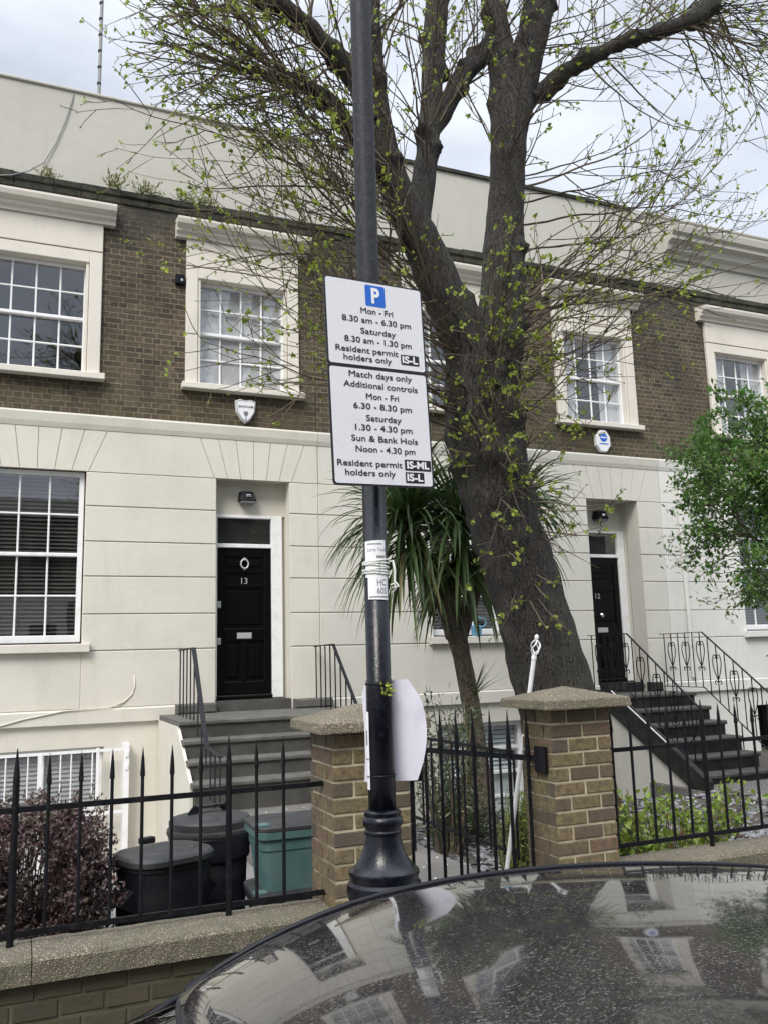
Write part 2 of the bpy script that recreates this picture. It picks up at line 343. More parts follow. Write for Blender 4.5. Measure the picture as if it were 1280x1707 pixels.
def m_leaf(name, cols, trans=.35, rough=.5):
    m = mat(name, cols[0][1], rough); g = G(m); c = g.ramp(g.attr(), cols); g.col(c)
    t = g.t; o = t.nodes['Material Output']; tl = t.nodes.new('ShaderNodeBsdfTranslucent'); g.l(c, tl.inputs[0]); mx = t.nodes.new('ShaderNodeMixShader'); mx.inputs[0].default_value = trans
    g.l(g.b.outputs[0], mx.inputs[1]); g.l(tl.outputs[0], mx.inputs[2]); g.l(mx.outputs[0], o.inputs[0]); return m
M['limeleaf'] = m_leaf('young_lime_leaf', [(0, (.13,.17,.03)), (.5, (.27,.34,.045)), (1, (.40,.46,.09))], .5)
M['greenleaf'] = m_leaf('green_leaf', [(0, (.038,.095,.020)), (.5, (.10,.215,.040)), (1, (.22,.35,.085))], .42, .4)
M['brightleaf'] = m_leaf('bright_leaf', [(0, (.09,.15,.02)), (.5, (.19,.29,.035)), (.85, (.31,.38,.075)), (1, (.16,.07,.045))], .35)
M['juniper'] = m_leaf('feathery_leaf', [(0, (.07,.12,.015)), (.5, (.15,.22,.03)), (1, (.26,.32,.06))], .3)
M['purpleleaf'] = m_leaf('purple_leaf', [(0, (.028,.022,.020)), (.4, (.078,.044,.046)), (.65, (.125,.066,.066)), (.82, (.075,.082,.04)), (1, (.34,.30,.28))], .2, .35)  # palest tint puts leaf glints and gaps of light into the colour
M['darkleaf'] = m_leaf('dark_shrub_leaf', [(0, (.018,.032,.014)), (.6, (.05,.085,.034)), (1, (.16,.19,.10))], .2, .35)
M['palmleaf'] = m_leaf('palm_leaf', [(0, (.032,.058,.018)), (.5, (.080,.138,.040)), (.85, (.16,.21,.07)), (1, (.23,.20,.09))], .3, .38)
M['fern'] = m_leaf('fern_leaf', [(0, (.08,.12,.03)), (.5, (.15,.18,.05)), (1, (.28,.22,.07))], .3)
M['petal'] = mat('white_petal', (.72,.70,.66), .8)
M['signwhite'] = mat('reflective_sign_white', (.70,.70,.735), .32)
g = G(M['signwhite']); k = g.mix(g.ramp(g.noise(9, 6, .7), [(.55, 0), (.85, .5)]), (.70,.70,.735), (.48,.48,.50)); k = g.mix(g.ramp(g.noise(38, 4, .6, stretch=(1, 1, .5)), [(.70, 0), (.74, .8)]), k, (.30,.30,.31)); g.col(k)
M['signblack'] = mat('sign_black', (.016,.016,.02), .4)
M['signblue'] = mat('sign_blue', (.016,.12,.55), .4)
M['signgrey'] = mat('sign_back_metal', (.16,.165,.17), .45, .6)
M['paper'] = mat('laminated_paper', (.78,.78,.80), .3)
M['greytext'] = mat('grey_print', (.16,.16,.18), .6)
M['lilac'] = mat('lilac_plastic_sheet', (.70,.68,.77), .3)
g = G(M['lilac']); g.col(g.mix(g.ramp(g.noise(8, 5), [(.5, 0), (.75, 1)]), (.72,.70,.79), (.56,.54,.64)))
M['twine'] = mat('white_tape', (.60,.62,.58), .6)
M['lichen'] = mat('yellow_green_sticker', (.30,.36,.06), .8)
M['bluecloth'] = mat('blue_plastic', (.10,.26,.38), .5)
M['lampglass'] = mat('bulkhead_lens', (.16,.16,.16), .3)
# ================================================================== SETTING
def struct(name, mb, m, label, **k):
    o = mb.build(name, m, **k); tag(o, label, name.replace('_', ' '), None, 'structure'); return o
D = 11.3
struct('ground', MB().box(-150, 150, -150, 150, -1.6, -1.0), M['soil'], 'bare earth ground lying below street level')
struct('road', MB().box(-60, 60, -7.0, 1.98, -.999, 0), M['asphalt'], 'grey asphalt road under the dark car')
struct('kerb', MB().box(-60, 60, 1.98, 2.12, -.999, .125), M['kerbstone'], 'granite kerb along the pavement edge', bevel=.012)
struct('pavement', MB().box(-60, 60, 2.12, 4.02, -.999, .12), M['paving'], 'grey pavement between kerb and front garden walls')
struct('far_pavement', MB().box(-60, 60, -9.4, -7.0, -.999, .12), M['paving'], 'grey pavement across the road')
struct('front_yard', MB().raw([(-6,4.02,.10),(1.85,4.02,.10),(1.85,7.5,.10),(-6,7.5,.10),(-6,10.6,-.74),(1.85,10.6,-.74),(-6,D+.4,-.76),(1.85,D+.4,-.76),
      (-6,4.02,-.999),(1.85,4.02,-.999),(1.85,D+.4,-.999),(-6,D+.4,-.999)],
      [(0,1,2,3),(3,2,5,4),(4,5,7,6),(8,9,1,0),(1,9,10,7,5,2),(6,7,10,11),(0,3,4,6,11,8)]), M['paving'], 'pale paved front yard around the bins and purple shrub')
struct('garden_path', MB().box(1.86, 3.02, 4.02, 9.3, -.999, .27), M['path'], 'concrete path from the gate to the steps of number 13')
struct('garden_bed', MB().box(3.024, 7.8, 4.02, 8.25, -.999, .10), M['soil'], 'planted garden bed behind the right brick pillar')
struct('basement_area', MB().box(3.024, 7.8, 8.254, D+.4, -.999, -.78), M['path'], 'sunken basement area below the window behind the palm')
struct('stair_path', MB().box(7.804, 9.9, 4.02, 9.6, -.999, .02), M['path'], 'speckled dark path leading to the steps of number 12')
struct('side_garden', MB().box(9.904, 16.5, 4.02, D+.4, -.999, .04), M['soil'], 'garden ground beyond the black steps')
# slate mulch: flat chips nobody could count
mb = MB(); r_ = random.Random(3)
for k in range(5200):
    if k % 2: x = r_.uniform(3.05, 7.7); y = r_.uniform(4.45, 8.2); z = .104
    else: x = r_.uniform(4.6, 7.75); y = r_.uniform(4.35, 6.4); z = .104
    s = r_.uniform(.018, .05); a = r_.uniform(0, 2*pi); tl = r_.uniform(-.35, .35); tm = r_.uniform(-.35, .35); mb.tint = r_.random()
    p = [(s, .3*s), (.2*s, .8*s), (-.9*s, .35*s), (-.6*s, -.6*s), (.5*s, -.7*s)]
    q = [(x+u*cos(a)-v*sin(a), y+u*sin(a)+v*cos(a), z+.012+u*tl+v*tm) for u, v in p]
    mb.raw(q + [(c[0], c[1], c[2]-.008) for c in q], [(0,1,2,3,4)] + [(i, i+5, (i+1) % 5+5, (i+1) % 5) for i in range(5)])
tag(mb.build('slate_mulch', M['slate']), 'grey slate chips covering the garden bed', 'gravel', None, 'stuff')
mb = MB()
for k in range(420):
    w = k % 5
    if w < 2: x = r_.uniform(1.9, 3.0); y = r_.uniform(4.3, 8.8); z = .2745
    elif w < 3: x = r_.uniform(-.2, 1.8); y = r_.uniform(4.5, 7.4); z = .1045
    else: x = r_.uniform(7.9, 9.8); y = r_.uniform(5.5, 9.2); z = .0245
    s = r_.uniform(.006, .016); a = r_.uniform(0, 6.28)
    mb.raw([(x+s*cos(a+t), y+s*.7*sin(a+t), z+.004*sin(3*t+a)) for t in (0, 1.2, 2.5, 3.8, 5.1)], [(0,1,2,3,4)])
tag(mb.build('fallen_petals', M['petal']), 'scattered white petals and specks on the paths', 'petals', None, 'stuff')
# ================================================================== HOUSES
HC = {}
def make(key, fn):            # build a mesh part once, then reuse its mesh
    return fn
def wall_holes(mb, x0, x1, z0, z1, holes, y, th):
    xs = sorted(set([x0, x1] + [h[i] for h in holes for i in (0, 1)])); zs = sorted(set([z0, z1] + [h[i] for h in holes for i in (2, 3)]))
    xs = [x for x in xs if x0 <= x <= x1]; zs = [z for z in zs if z0 <= z <= z1]
    for i in range(len(xs)-1):
        run = None
        for j in range(len(zs)-1):
            cx = (xs[i]+xs[i+1])/2; cz = (zs[j]+zs[j+1])/2
            solid = not any(h[0] < cx < h[1] and h[2] < cz < h[3] for h in holes)
            if solid:
                mb.face([(xs[i],y,zs[j]),(xs[i+1],y,zs[j]),(xs[i+1],y,zs[j+1]),(xs[i],y,zs[j+1])])
                mb.face([(xs[i+1],y+th,zs[j]),(xs[i],y+th,zs[j]),(xs[i],y+th,zs[j+1]),(xs[i+1],y+th,zs[j+1])])
    for a, b, c, d in holes:
        mb.face([(a,y,c),(a,y,d),(a,y+th,d),(a,y+th,c)]); mb.face([(b,y,c),(b,y+th,c),(b,y+th,d),(b,y,d)])
        mb.face([(a,y,d),(b,y,d),(b,y+th,d),(a,y+th,d)]); mb.face([(a,y,c),(a,y+th,c),(b,y+th,c),(b,y,c)])
def sash_mesh(x0, x1, z0, z1, y, cols, rows, fr=.055, bar=.024, mid=.045, meet=.5, cz=None):
    """box sash: frame, meeting rail, glazing bars; upper sash stands proud of the lower by 30 mm"""
    mb = MB(); zm = z0 + (z1-z0)*meet
    mb.cham(x0-fr, x0, y-.02, y+.10, z0-fr*1.5, z1+fr, .006); mb.cham(x1, x1+fr, y-.02, y+.10, z0-fr*1.5, z1+fr, .006)
    mb.cham(x0, x1, y-.018, y+.10, z1, z1+fr, .006); mb.cham(x0, x1, y+.012, y+.10, z0-fr*1.5, z0, .006)
    mb.cham(x0, x1, y-.012, y+.07, zm-mid/2, zm+mid/2, .006)
    for k in range(1, cols):
        x = x0 + (x1-x0)*k/cols
        mb.cham(x-bar/2, x+bar/2, y+.005, y+.03, zm+mid/2, z1, .006); mb.cham(x-bar/2, x+bar/2, y+.036, y+.06, z0, zm-mid/2, .006)
    for a, b, yy in ((zm+mid/2, z1, y+.006), (z0, zm-mid/2, y+.037)):
        nr = rows//2
        for k in range(1, nr):
            z = a + (b-a)*k/nr; mb.cham(x0, x1, yy, yy+.024, z-bar/2, z+bar/2, .006)
    return mb
def house(label, ox, x_from, x_to, parapet_kind, stucco, number, with_b=True):
    h = thing('terraced_house', (ox, D, -.8), label, 'house')
    X = lambda a: a+ox
    # --- openings
    up = [(2.05, 3.45, 5.47, 7.12), (-.65, .75, 5.47, 7.12)]
    gr = [(-.44, .73, 2.03, 4.21)]
    ba = [(-.36, 1.02, -.66, .79)]
    door = (2.376, 3.39, 1.0, 4.21)
    sh = lambda L: [(X(a), X(b), c, d) for a, b, c, d in L]
    mb = MB(); wall_holes(mb, x_from, x_to, 4.93, 7.93, sh(up), D, .30); mb.build('brick_wall', M['brick'], h)
    mb = MB(); wall_holes(mb, x_from, x_to, -.999, 4.93, sh(gr+ba+[door]), D-.02, .32); mb.build('stucco_wall', stucco, h)
    # --- rusticated courses
    mb = MB(); yb = D-.045; zs = [1.94, 2.39, 2.86, 3.30, 3.75, 4.19]; gv = .0055
    segs = [(x_from, X(-.44)), (X(.73), X(2.376)), (X(3.39), x_to)]
    for a, b in segs:
        for i in range(5):
            mb.cham(a, b, yb, D-.0205, zs[i]+gv, zs[i+1]-gv, .007)
        mb.cham(a, b, yb, D-.0205, 1.245, 1.94-gv, .009)
    mb.cham(X(-.44), X(.73), yb, D-.0205, 1.245, 1.93, .009)
    # lintel course with splayed joints
    zb, zt = 4.19+gv, 4.735
    def vous(a, b, n):
        w = (b-a)/n; L = []
        for k in range(n+1):
            xb = a + w*k; c = (a+b)/2; xt = c + (xb-c)*1.36; L.append((xb, xt))
        return L
    cuts = vous(X(-.46), X(.75), 6); cuts2 = vous(X(2.35), X(3.42), 6)
    allc = [(x_from, x_from)] + cuts + cuts2 + [(x_to, x_to)]
    hs = .0035
    for (b0, t0), (b1, t1) in zip(allc, allc[1:]):
        p = [(b0+hs, zb), (b1-hs, zb), (t1-hs, zt), (t0+hs, zt)]
        mb.prism(p, yb+.002, D-.0205)
    mb.build('rusticated_courses', stucco, h)
    mb = MB(); mb.prism_x([(D-.0205, 4.737), (D-.0205, 4.93), (D-.075, 4.93), (D-.085, 4.905), (D-.07, 4.80), (D-.05, 4.737)][::-1], x_from, x_to); mb.build('band_course', stucco, h)
    mb = MB()
    for a, b in ((x_from, X(2.37)), (X(3.395), x_to)): mb.prism_x([(D-.0205, 1.07), (D-.0205, 1.243), (D-.055, 1.243), (D-.075, 1.225), (D-.075, 1.07)][::-1], a, b)
    mb.build('string_course', stucco, h)
    # --- eaves ledge and parapet
    mb = MB(); rr = random.Random(int(ox*10)+2); x = x_from
    while x < x_to-.01:
        w = min(rr.uniform(.2, .5), x_to-x); d = rr.uniform(-.012, .012); mb.cham(x, x+w-.0015, D-.05+d, D+.3, 8.03, 8.125+rr.uniform(-.01, .014), .01); mb.cham(x, x+w-.002, D-.022+d*.5, D+.3, 7.932, 8.028, .008); x += w
    mb.build('ledge', M['ledge'], h)
    mb = MB(); ztop = 9.52
    mb.box(x_from, x_to, D+.10, D+.38, 8.12, ztop)
    mb.build('parapet', M['parapet'], h)
    if parapet_kind == 'lead':
        mb = MB().box(x_from+.3, x_to-.02, D+.06, D+.42, ztop+.002, ztop+.06); mb.build('lead_coping', M['ledge'], h)
    else:
        mb = MB().cham(x_from, x_to, D+.07, D+.42, ztop+.002, ztop+.05, .012); mb.build('coping', M['parapet'], h)
    if parapet_kind == 'cornice':
        mb = MB(); prof = [(D+.0998, 8.72), (D+.05, 8.72), (D+.02, 8.80), (D-.06, 8.84), (D-.09, 8.95), (D-.20, 8.99), (D-.20, 9.06), (D-.26, 9.10), (D-.28, 9.20), (D-.28, 9.24), (D+.0998, 9.31)]
        mb.prism_x(prof[::-1], x_from+.62, x_to); mb.build('cornice', M['parapet'], h)
        mb = MB().cham(x_from, x_from+.30, D+.04, D+.098, 8.13, ztop-.01, .01); mb.build('pilaster', M['parapet'], h)
    # --- roof behind the parapet, party walls and back so the house is closed
    mb = MB().raw([(x_from,D+.38,9.2),(x_to,D+.38,9.2),(x_to,D+4.5,10.3),(x_from,D+4.5,10.3),(x_to,D+8.6,9.0),(x_from,D+8.6,9.0)], [(0,1,2,3),(3,2,4,5)]); mb.build('roof', M['ledge'], h)
    mb = MB().box(x_from+.01, x_to-.01, D+8.5, D+8.7, -.99, 8.98); mb.build('back_wall', M['brick'], h)
    mb = MB()
    for z in (1.0, 4.5, 8.0): mb.box(x_from+.01, x_to-.01, D+.32, D+8.4, z-.15, z)
    mb.box(x_from+.01, x_from+.08, D+.32, D+8.4, 1.01, 8.0); mb.box(x_to-.08, x_to-.01, D+.32, D+8.4, 1.01, 8.0); mb.box(x_from+.1, x_to-.1, D+2.6, D+2.7, -.9, 7.9)
    mb.build('interior', M['dark'], h)
    # --- first floor windows
    for i, cx in enumerate((2.75, .05)):
        def q(v): return X(cx+v)
        mb = MB(); ya = D-.055
        # surround: jambs, head, frieze, with a sunk line under the frieze
        mb.cham(q(-.80), q(-.64), ya, D+.02, 5.482, 7.16, .008); mb.cham(q(.64), q(.80), ya, D+.02, 5.482, 7.16, .008)
        mb.cham(q(-.635), q(-.598), ya+.02, D+.16, 5.482, 7.0, .006); mb.cham(q(.598), q(.635), ya+.02, D+.16, 5.482, 7.0, .006)
        mb.cham(q(-.64), q(.64), ya+.001, D+.16, 7.0, 7.16, .008)
        mb.cham(q(-.80), q(.80), ya-.004, D+.02, 7.172, 7.555, .006)
        w = mb.build('window', M['surround'], h)
        hd = MB(); prof = [(D+.0, 7.557), (D-.09, 7.557), (D-.10, 7.60), (D-.15, 7.625), (D-.15, 7.66), (D-.23, 7.70), (D-.25, 7.755), (D-.25, 7.785), (D+.0, 7.83)]
        hd.prism_x(prof[::-1], q(-.95), q(.95)); hd.build('hood', M['surround'], w)
        MB().cham(q(-.85), q(.86), D-.13, D+.16, 5.395, 5.48, .008).build('sill', M['surround'], w)
        sash_mesh(q(-.585), q(.585), 5.56, 6.955, D+.10, 4, 4, fr=.045).build('sash', M['white'], w)
        MB().box(q(-.59), q(.59), D+.120, D+.126, 6.26, 6.96).build('pane', M['glass'], w); MB().box(q(-.59), q(.59), D+.150, D+.156, 5.55, 6.25).build('pane', M['glass'], w)
        kind = (('white', 'sky'), ('curtain', 'curtain'), ('curtain', 'curtain'))[int(round(ox/5.95)) % 3][i]
        if kind == 'white': MB().box(q(-.62), q(.62), D+.165, D+.17, 5.5, 7.0).build('roller_blind', M['blind_white'], w)
        elif kind == 'curtain':
            cb = MB()
            for sgn in (-1, 1):
                L = [(q(sgn*(.62-.40*t/12)), D+.20+.02*(-1)**t) for t in range(13)]
                for (xa, y1), (xb, y2) in zip(L, L[1:]): cb.face([(xa,y1,5.5),(xb,y2,5.5),(xb,y2,7.0),(xa,y1,7.0)])
            cb.build('curtain', M['curtain'], w)
    # --- ground floor window
    mb = MB(); mb.cham(X(-.52), X(.82), D-.13, D+.1, 1.925, 2.03, .008); sl = mb
    w = sash_mesh(X(-.39), X(.655), 2.14, 4.135, D+.085, 3, 4, fr=.06).build('window', M['white'], h)
    sl.build('sill', stucco, w)
    MB().box(X(-.39), X(.655), D+.104, D+.110, 3.14, 4.14).build('pane', M['glass'], w); MB().box(X(-.39), X(.655), D+.135, D+.141, 2.13, 3.13).build('pane', M['glass'], w)
    bl = MB(); z = 2.12
    while z < 4.14: bl.raw([(X(-.42),D+.175,z),(X(.69),D+.175,z),(X(.69),D+.205,z+.038),(X(-.42),D+.205,z+.038),(X(-.42),D+.175,z+.003),(X(.69),D+.175,z+.003),(X(.69),D+.205,z+.041),(X(-.42),D+.205,z+.041)], [(0,1,2,3),(7,6,5,4),(0,4,5,1),(3,2,6,7)]); z += .05
    bl.build('venetian_blind', M['blind_dark'], w)
    # --- basement window
    if number != 11:
        cols, rows = (2, 2) if number == 13 else (2, 4)
        w = sash_mesh(X(-.30), X(.96), -.60, .72, D+.11, cols, rows, fr=.06, bar=.05).build('window', M['white'], h)
        MB().box(X(-.30), X(.96), D+.13, D+.136, .06, .72).build('pane', M['glass'], w); MB().box(X(-.30), X(.96), D+.16, D+.166, -.6, .055).build('pane', M['glass'], w)
        MB().cham(X(-.42), X(1.08), D-.10, D+.1, -.76, -.662, .008).build('sill', stucco, w)
        bl = MB(); z = (.10 if number == 12 else -.6); ze = .70
        while z < ze:
            bl.raw([(X(-.28),D+.17,z),(X(.94),D+.17,z),(X(.94),D+.20,z+.05),(X(-.28),D+.20,z+.05)], [(0,1,2,3)]); z += .052 if number == 13 else .062
        bl.build('blind' if number == 13 else 'louvred_shutter', M['blind_white'] if number == 13 else M['shutter'], w)
        if number == 12: MB().box(X(-.28), X(.94), D+.175, D+.18, -.6, .1).build('blind', M['shutter'], w)
    # --- door: recess, frame, fanlight, door leaf
    yd = D+.21 if number == 13 else D+.40
    mb = MB(); a, b, zb_, zt_ = X(2.376), X(3.39), 1.27, 4.21
    mb.box(a-.02, a, D+.29, yd+.06, .9, zt_+.05); mb.box(b, b+.02, D+.29, yd+.06, .9, zt_+.05); mb.box(a-.02, b+.02, D+.29, yd+.06, zt_, zt_+.05)
    mb.box(a, b, yd+.05, yd+.1, .9, zt_)
    mb.box(a, b, yd+.0, yd+.0495, 3.7405, zt_)
    mb.build('door_recess', stucco, h)
    if number == 13: dl, dr = X(2.44), X(3.19)
    else: dl, dr = X(2.46), X(3.25)
    fb = MB(); fb.cham(a, dl, yd-.03, yd+.05, zb_, 3.74, .008); fb.cham(dr, b if number == 12 else X(3.345), yd-.03, yd+.05, zb_, 3.74, .008)
    fb.cham(dl, dr, yd-.03, yd+.05, 3.29, 3.345, .006); fb.cham(dl, dr, yd-.03, yd+.05, 3.70, 3.74, .006)
    d = fb.build('door_frame', M['white'], h)
    MB().box(dl, dr, yd+.012, yd+.02, 3.345, 3.70).build('fanlight', M['glass'], d); MB().box(dl+.001, dr-.001, yd+.035, yd+.045, 3.346, 3.699).build('dark_hall_sheet', M['dark'], d)  # dark sheet added behind the glass in place of the unlit hall
    lf = MB(); yl = yd; yp = yd+.012      # door leaf: stiles and rails proud of the panels
    lf.box(dl, dr, yp+.012, yp+.04, 1.33, 3.285)
    W_ = dr-dl
    def rail(x0, x1, z0, z1): lf.cham(x0, x1, yl, yp+.012, z0, z1, .008)
    rail(dl, dl+.10, 1.33, 3.285); rail(dr-.10, dr, 1.33, 3.285)
    for z0, z1 in ((1.33, 1.50), (2.03, 2.20), (2.75, 2.80), (2.95, 2.985), (3.17, 3.285)): rail(dl+.10, dr-.10, z0, z1)
    rail(dl+W_/2-.04, dl+W_/2+.04, 1.50, 2.03)
    for x0, x1, z0, z1 in ((dl+.10, dr-.10, 2.20, 2.75), (dl+.10, dl+W_/2-.04, 1.5, 2.03), (dl+W_/2+.04, dr-.10, 1.5, 2.03), (dl+.1, dr-.1, 2.985, 3.17)):
        lf.cham(x0+.045, x1-.045, yp-.003, yp+.012, z0+.045, z1-.045, .015)
    leaf = lf.build('door', M['doorblack'], h)
    MB().cham(dl, dr, yd-.05, yd+.03, 1.27, 1.325, .015).build('threshold', M['doorblack'], leaf)
    xc = dl + W_*(.50 if number == 13 else .50)
    MB().cham(xc-.10, xc+.10, yl-.014, yl, 2.06, 2.14, .006).build('letter_plate', M['silver'], leaf)
    if number == 13:
        kn = MB(); kn.tube([(xc+.052*sin(t*pi/8), yl-.022, 3.07+.062*cos(t*pi/8)) for t in range(17)], .011, 8); kn.box(xc-.02, xc+.02, yl-.02, yl, 3.12, 3.155); kn.box(xc-.014, xc+.014, yl-.012, yl, 2.985, 3.015)
        kn.build('knocker', M['silver'], leaf)
        for z in (2.52, 2.03): MB().cham(dl+.003, dl+.055, yl-.02, yl, z-.045, z+.045, .008).build('lock', M['silver'], leaf)
    else:
        MB().lathe([(.012, 0), (.012, .03), (.033, .04), (.036, .06), (.02, .075)], 0, 0, 16).raw([], []).build('knob', M['chrome'], leaf)
        kb = COL.objects[-1] if False else bpy.data.objects[[o.name for o in leaf.children if o.name.startswith('knob')][-1]]
        kb.rotation_euler = (rad(90), 0, 0); kb.location = Vector((xc-.03, yl, 2.34)) - base_of(leaf)
    if number in (12, 13):
        xx, zz = (xc, 2.835) if number == 13 else (xc-.06, 2.65)
        o = text_mesh(str(number), .082, 'number', M['silver'], (xx, yl-.004, zz), (1,0,0), (0,0,1), parent=leaf, depth=.004)
    return h
def text_mesh(body, height, name, m, at, right, up, parent=None, depth=.0005, width=None, bold=0.0, wrap=None, spacing=1.0, fat=0):
    """lettering as a mesh; 'height' is the height of a capital, 'width' an optional forced line length; centred on 'at'"""
    cu = bpy.data.curves.new(name, 'FONT'); cu.body = body; cu.size = 1; cu.align_x = 'CENTER'; cu.align_y = 'CENTER'; cu.offset = bold; cu.space_character = spacing; cu.resolution_u = 4
    tmp = bpy.data.objects.new(name, cu); COL.objects.link(tmp); bpy.context.view_layer.update()
    me = bpy.data.meshes.new_from_object(tmp.evaluated_get(bpy.context.evaluated_depsgraph_get()))
    bpy.data.objects.remove(tmp); bpy.data.curves.remove(cu)
    xs = [v.co.x for v in me.vertices]; cap = .70; kx = height/cap
    w0 = max(xs)-min(xs); mid = (max(xs)+min(xs))/2
    sx = (width/w0) if width else kx
    r = Vector(right).normalized(); u = Vector(up).normalized(); n = r.cross(u); at = Vector(at)
    cz = .35 if True else 0
    ys = [v.co.y for v in me.vertices]; base = 0
    for v in me.vertices:
        a = (v.co.x-mid)*sx; b = (v.co.y)*kx
        if wrap:                                   # bend round a vertical cylinder (cx, cy, radius)
            cx, cy, rr, a0 = wrap; th = a0 + a/rr
            v.co = Vector((cx+rr*sin(th), cy-rr*cos(th), at.z+b))
        else: v.co = at + r*a + u*b + n*depth
    if fat:                                        # heavier strokes: the outline repeated a hair apart
        vs = [v.co.copy() for v in me.vertices]; fs = [tuple(p.vertices) for p in me.polygons]; V2 = []; F2 = []
        for i, (du, dv) in enumerate(((0, 0), (fat, 0), (-fat, 0), (0, fat), (0, -fat))):
            F2 += [tuple(q+len(V2) for q in f) for f in fs]; V2 += [v + r*du + u*dv + n*i*.00005 for v in vs]
        me = bpy.data.meshes.new(name); me.from_pydata(V2, [], F2)
    me.materials.clear(); me.materials.append(m)
    o = bpy.data.objects.new(name, me); COL.objects.link(o)
    if parent is not None: attach(o, parent)
    if not wrap and depth > .001:
        s = o.modifiers.new('solid', 'SOLIDIFY'); s.thickness = depth; s.offset = -1
    return o
H13 = house('cream stucco and brick terraced house with black door number 13', 0, -2.1, 3.80, 'plain', M['stucco'], 13)
H12 = house('terraced house behind the big tree, with black door number 12 up black steps', 5.95, 3.805, 9.82, 'lead', M['stucco2'], 12)
H11 = house('terraced house at the right end with a heavy parapet cornice, behind the leafy green tree', 11.9, 9.825, 15.75, 'cornice', M['stucco3'], 11)
# security grille on the basement window of 13
mb = MB(); y = D-.20
gx0, gx1 = -.45, 1.30
for z in (.76, .04): mb.box(gx0, gx1, y-.012, y+.012, z-.016, z+.016)
mb.box(gx0, gx1, y-.012, y+.012, -.60, -.57)
x = gx0+.03
while x < .97: mb.tube([(x, y, -.6), (x, y, .76)], .009, 6); x += .118
mb.box(.92, .955, y-.018, y+.018, -.62, .79); mb.box(.275, .325, y-.02, y+.02, -.62, .77)
mb.tube([(1.09, y, -.6), (1.09, y, .76)], .008, 6)
mb.box(1.235, 1.30, y-.016, y+.20, -.66, .82)
for z in (.70, .55): mb.box(1.25, 1.29, y-.03, y-.016, z-.03, z+.03)
mb.build('security_grille', M['white'], H13)
# ---- front steps
def steps(label, x0, x1, y0, z0, n, r, t, ms, mt, cheek=None):
    s = thing('front_steps', ((x0+x1)/2, y0-n*t/2, 0), label, 'steps')
    for k in range(n):
        z = z0 - k*r; yf = y0 - k*t; yb_ = D-.06 if k == 0 else y0-(k-1)*t+.03
        ov = .0
        MB().cham(x0-.03, x1+.03, yf-.03, yb_, z-.055, z, .014).build('tread', mt, s)
        MB().box(x0, x1, yf, (D-.06 if k == 0 else yf+t+.02), z0-n*r-.2 if k == n-1 else z-r-.01, z-.0555).build('riser', ms, s)
    return s
ST13 = steps('worn grey stone steps rising to black door number 13', 1.70, 3.95, 9.86, 1.13, 4, .19, .28, M['step'], M['tread'])
mb = MB(); mb.cham(1.86, 2.37, D-.18, D-.077, 1.131, 1.255, .02); mb.cham(3.40, 3.93, D-.18, D-.077, 1.131, 1.255, .02); mb.build('upstand', M['tread'], ST13)
mb = MB(); mb.box(2.37, 3.40, D-.02, D+.2, 1.0, 1.26); mb.build('door_step', M['step'], ST13)
mb = MB(); mb.prism_x([(10.0, -.99), (D-.03, -.99), (D-.03, 1.07), (9.9, 1.07), (9.1, .55), (9.1, -.99)][::-1], 1.66, 1.695); mb.build('side_wall', M['stucco'], ST13)
ST12 = steps('black painted steps rising to door number 12', 7.95, 9.45, 10.44, 1.115, 6, .195, .285, M['step2'], M['tread2'])
mb = MB(); mb.box(8.33, 9.21, D-.02, D+.4, 1.0, 1.26); mb.build('door_step', M['step2'], ST12)
mb = MB(); mb.cham(9.22, 9.46, D-.2, D-.077, 1.116, 1.255, .02); mb.build('upstand', M['step2'], ST12)
mb = MB(); mb.prism_x([(8.72, .02), (D-.06, .02), (D-.06, .86), (10.25, .86), (8.95, -.03+.05)][::-1] if False else [(8.85, .0), (D-.06, -.9), (D-.06, .93), (10.40, .93), (8.95, .06)][::-1], 7.90, 7.945); mb.build('side_wall', M['stucco2'], ST12)
mb = MB(); mb.prism_x([(8.58, -.02), (8.80, -.02), (10.46, .90), (D-.06, .90), (D-.06, 1.19), (10.36, 1.19), (8.58, .14)][::-1], 7.86, 7.948); mb.build('string_board', M['step2'], ST12)
mb = MB(); mb.bar((7.868, 10.36, 1.195), (7.868, 9.2, .51), .014, .012); mb.build('worn_edge', M['white'], ST12)
# ---- small things on the facade
def vent():
    o = MB(); o.box(1.69, 1.85, D-.055, D-.021, .77, .96)
    for k in range(4): o.box(1.70+.037*k, 1.722+.037*k, D-.062, D-.0555, .785, .945)
    return o
tag(vent().build('air_vent', M['dark'], bevel=.004), 'small dark square air vent beside the grey steps', 'vent')
def bulkhead(x, y, z, label):
    t = thing('porch_light', (x, y, z), label, 'light')
    b = MB(); b.raw([(x-.07,y-.13,z+.09),(x+.07,y-.13,z+.09),(x+.10,y,z+.10),(x-.10,y,z+.10),(x-.115,y-.16,z-.045),(x+.115,y-.16,z-.045),(x+.12,y,z-.04),(x-.12,y,z-.04)],
        [(0,1,2,3),(7,6,5,4),(0,4,5,1),(1,5,6,2),(3,7,4,0),(2,6,7,3)]); b.build('housing', M['iron_grey'], t, bevel=.01)
    MB().box(x-.10, x+.10, y-.15, y-.01, z-.075, z-.046).build('lens', M['lampglass'], t, bevel=.006)
    MB().box(x-.03, x+.03, y-.17, y-.13, z+.0, z+.04).build('sensor', M['chrome'], t, bevel=.006)
    return t
bulkhead(2.84, D+.21, 3.97, 'grey bulkhead light above black door number 13')
bulkhead(8.86, D+.40, 3.97, 'dark bulkhead light above black door number 12')
a = thing('bell_box', (2.77, D, 5.15), 'white shield shaped alarm box below the small upstairs window', 'alarm box')
sh_ = [(-.145, .14), (-.07, .165), (0, .15), (.07, .165), (.145, .14), (.125, -.02), (.06, -.125), (0, -.17), (-.06, -.125), (-.125, -.02)]
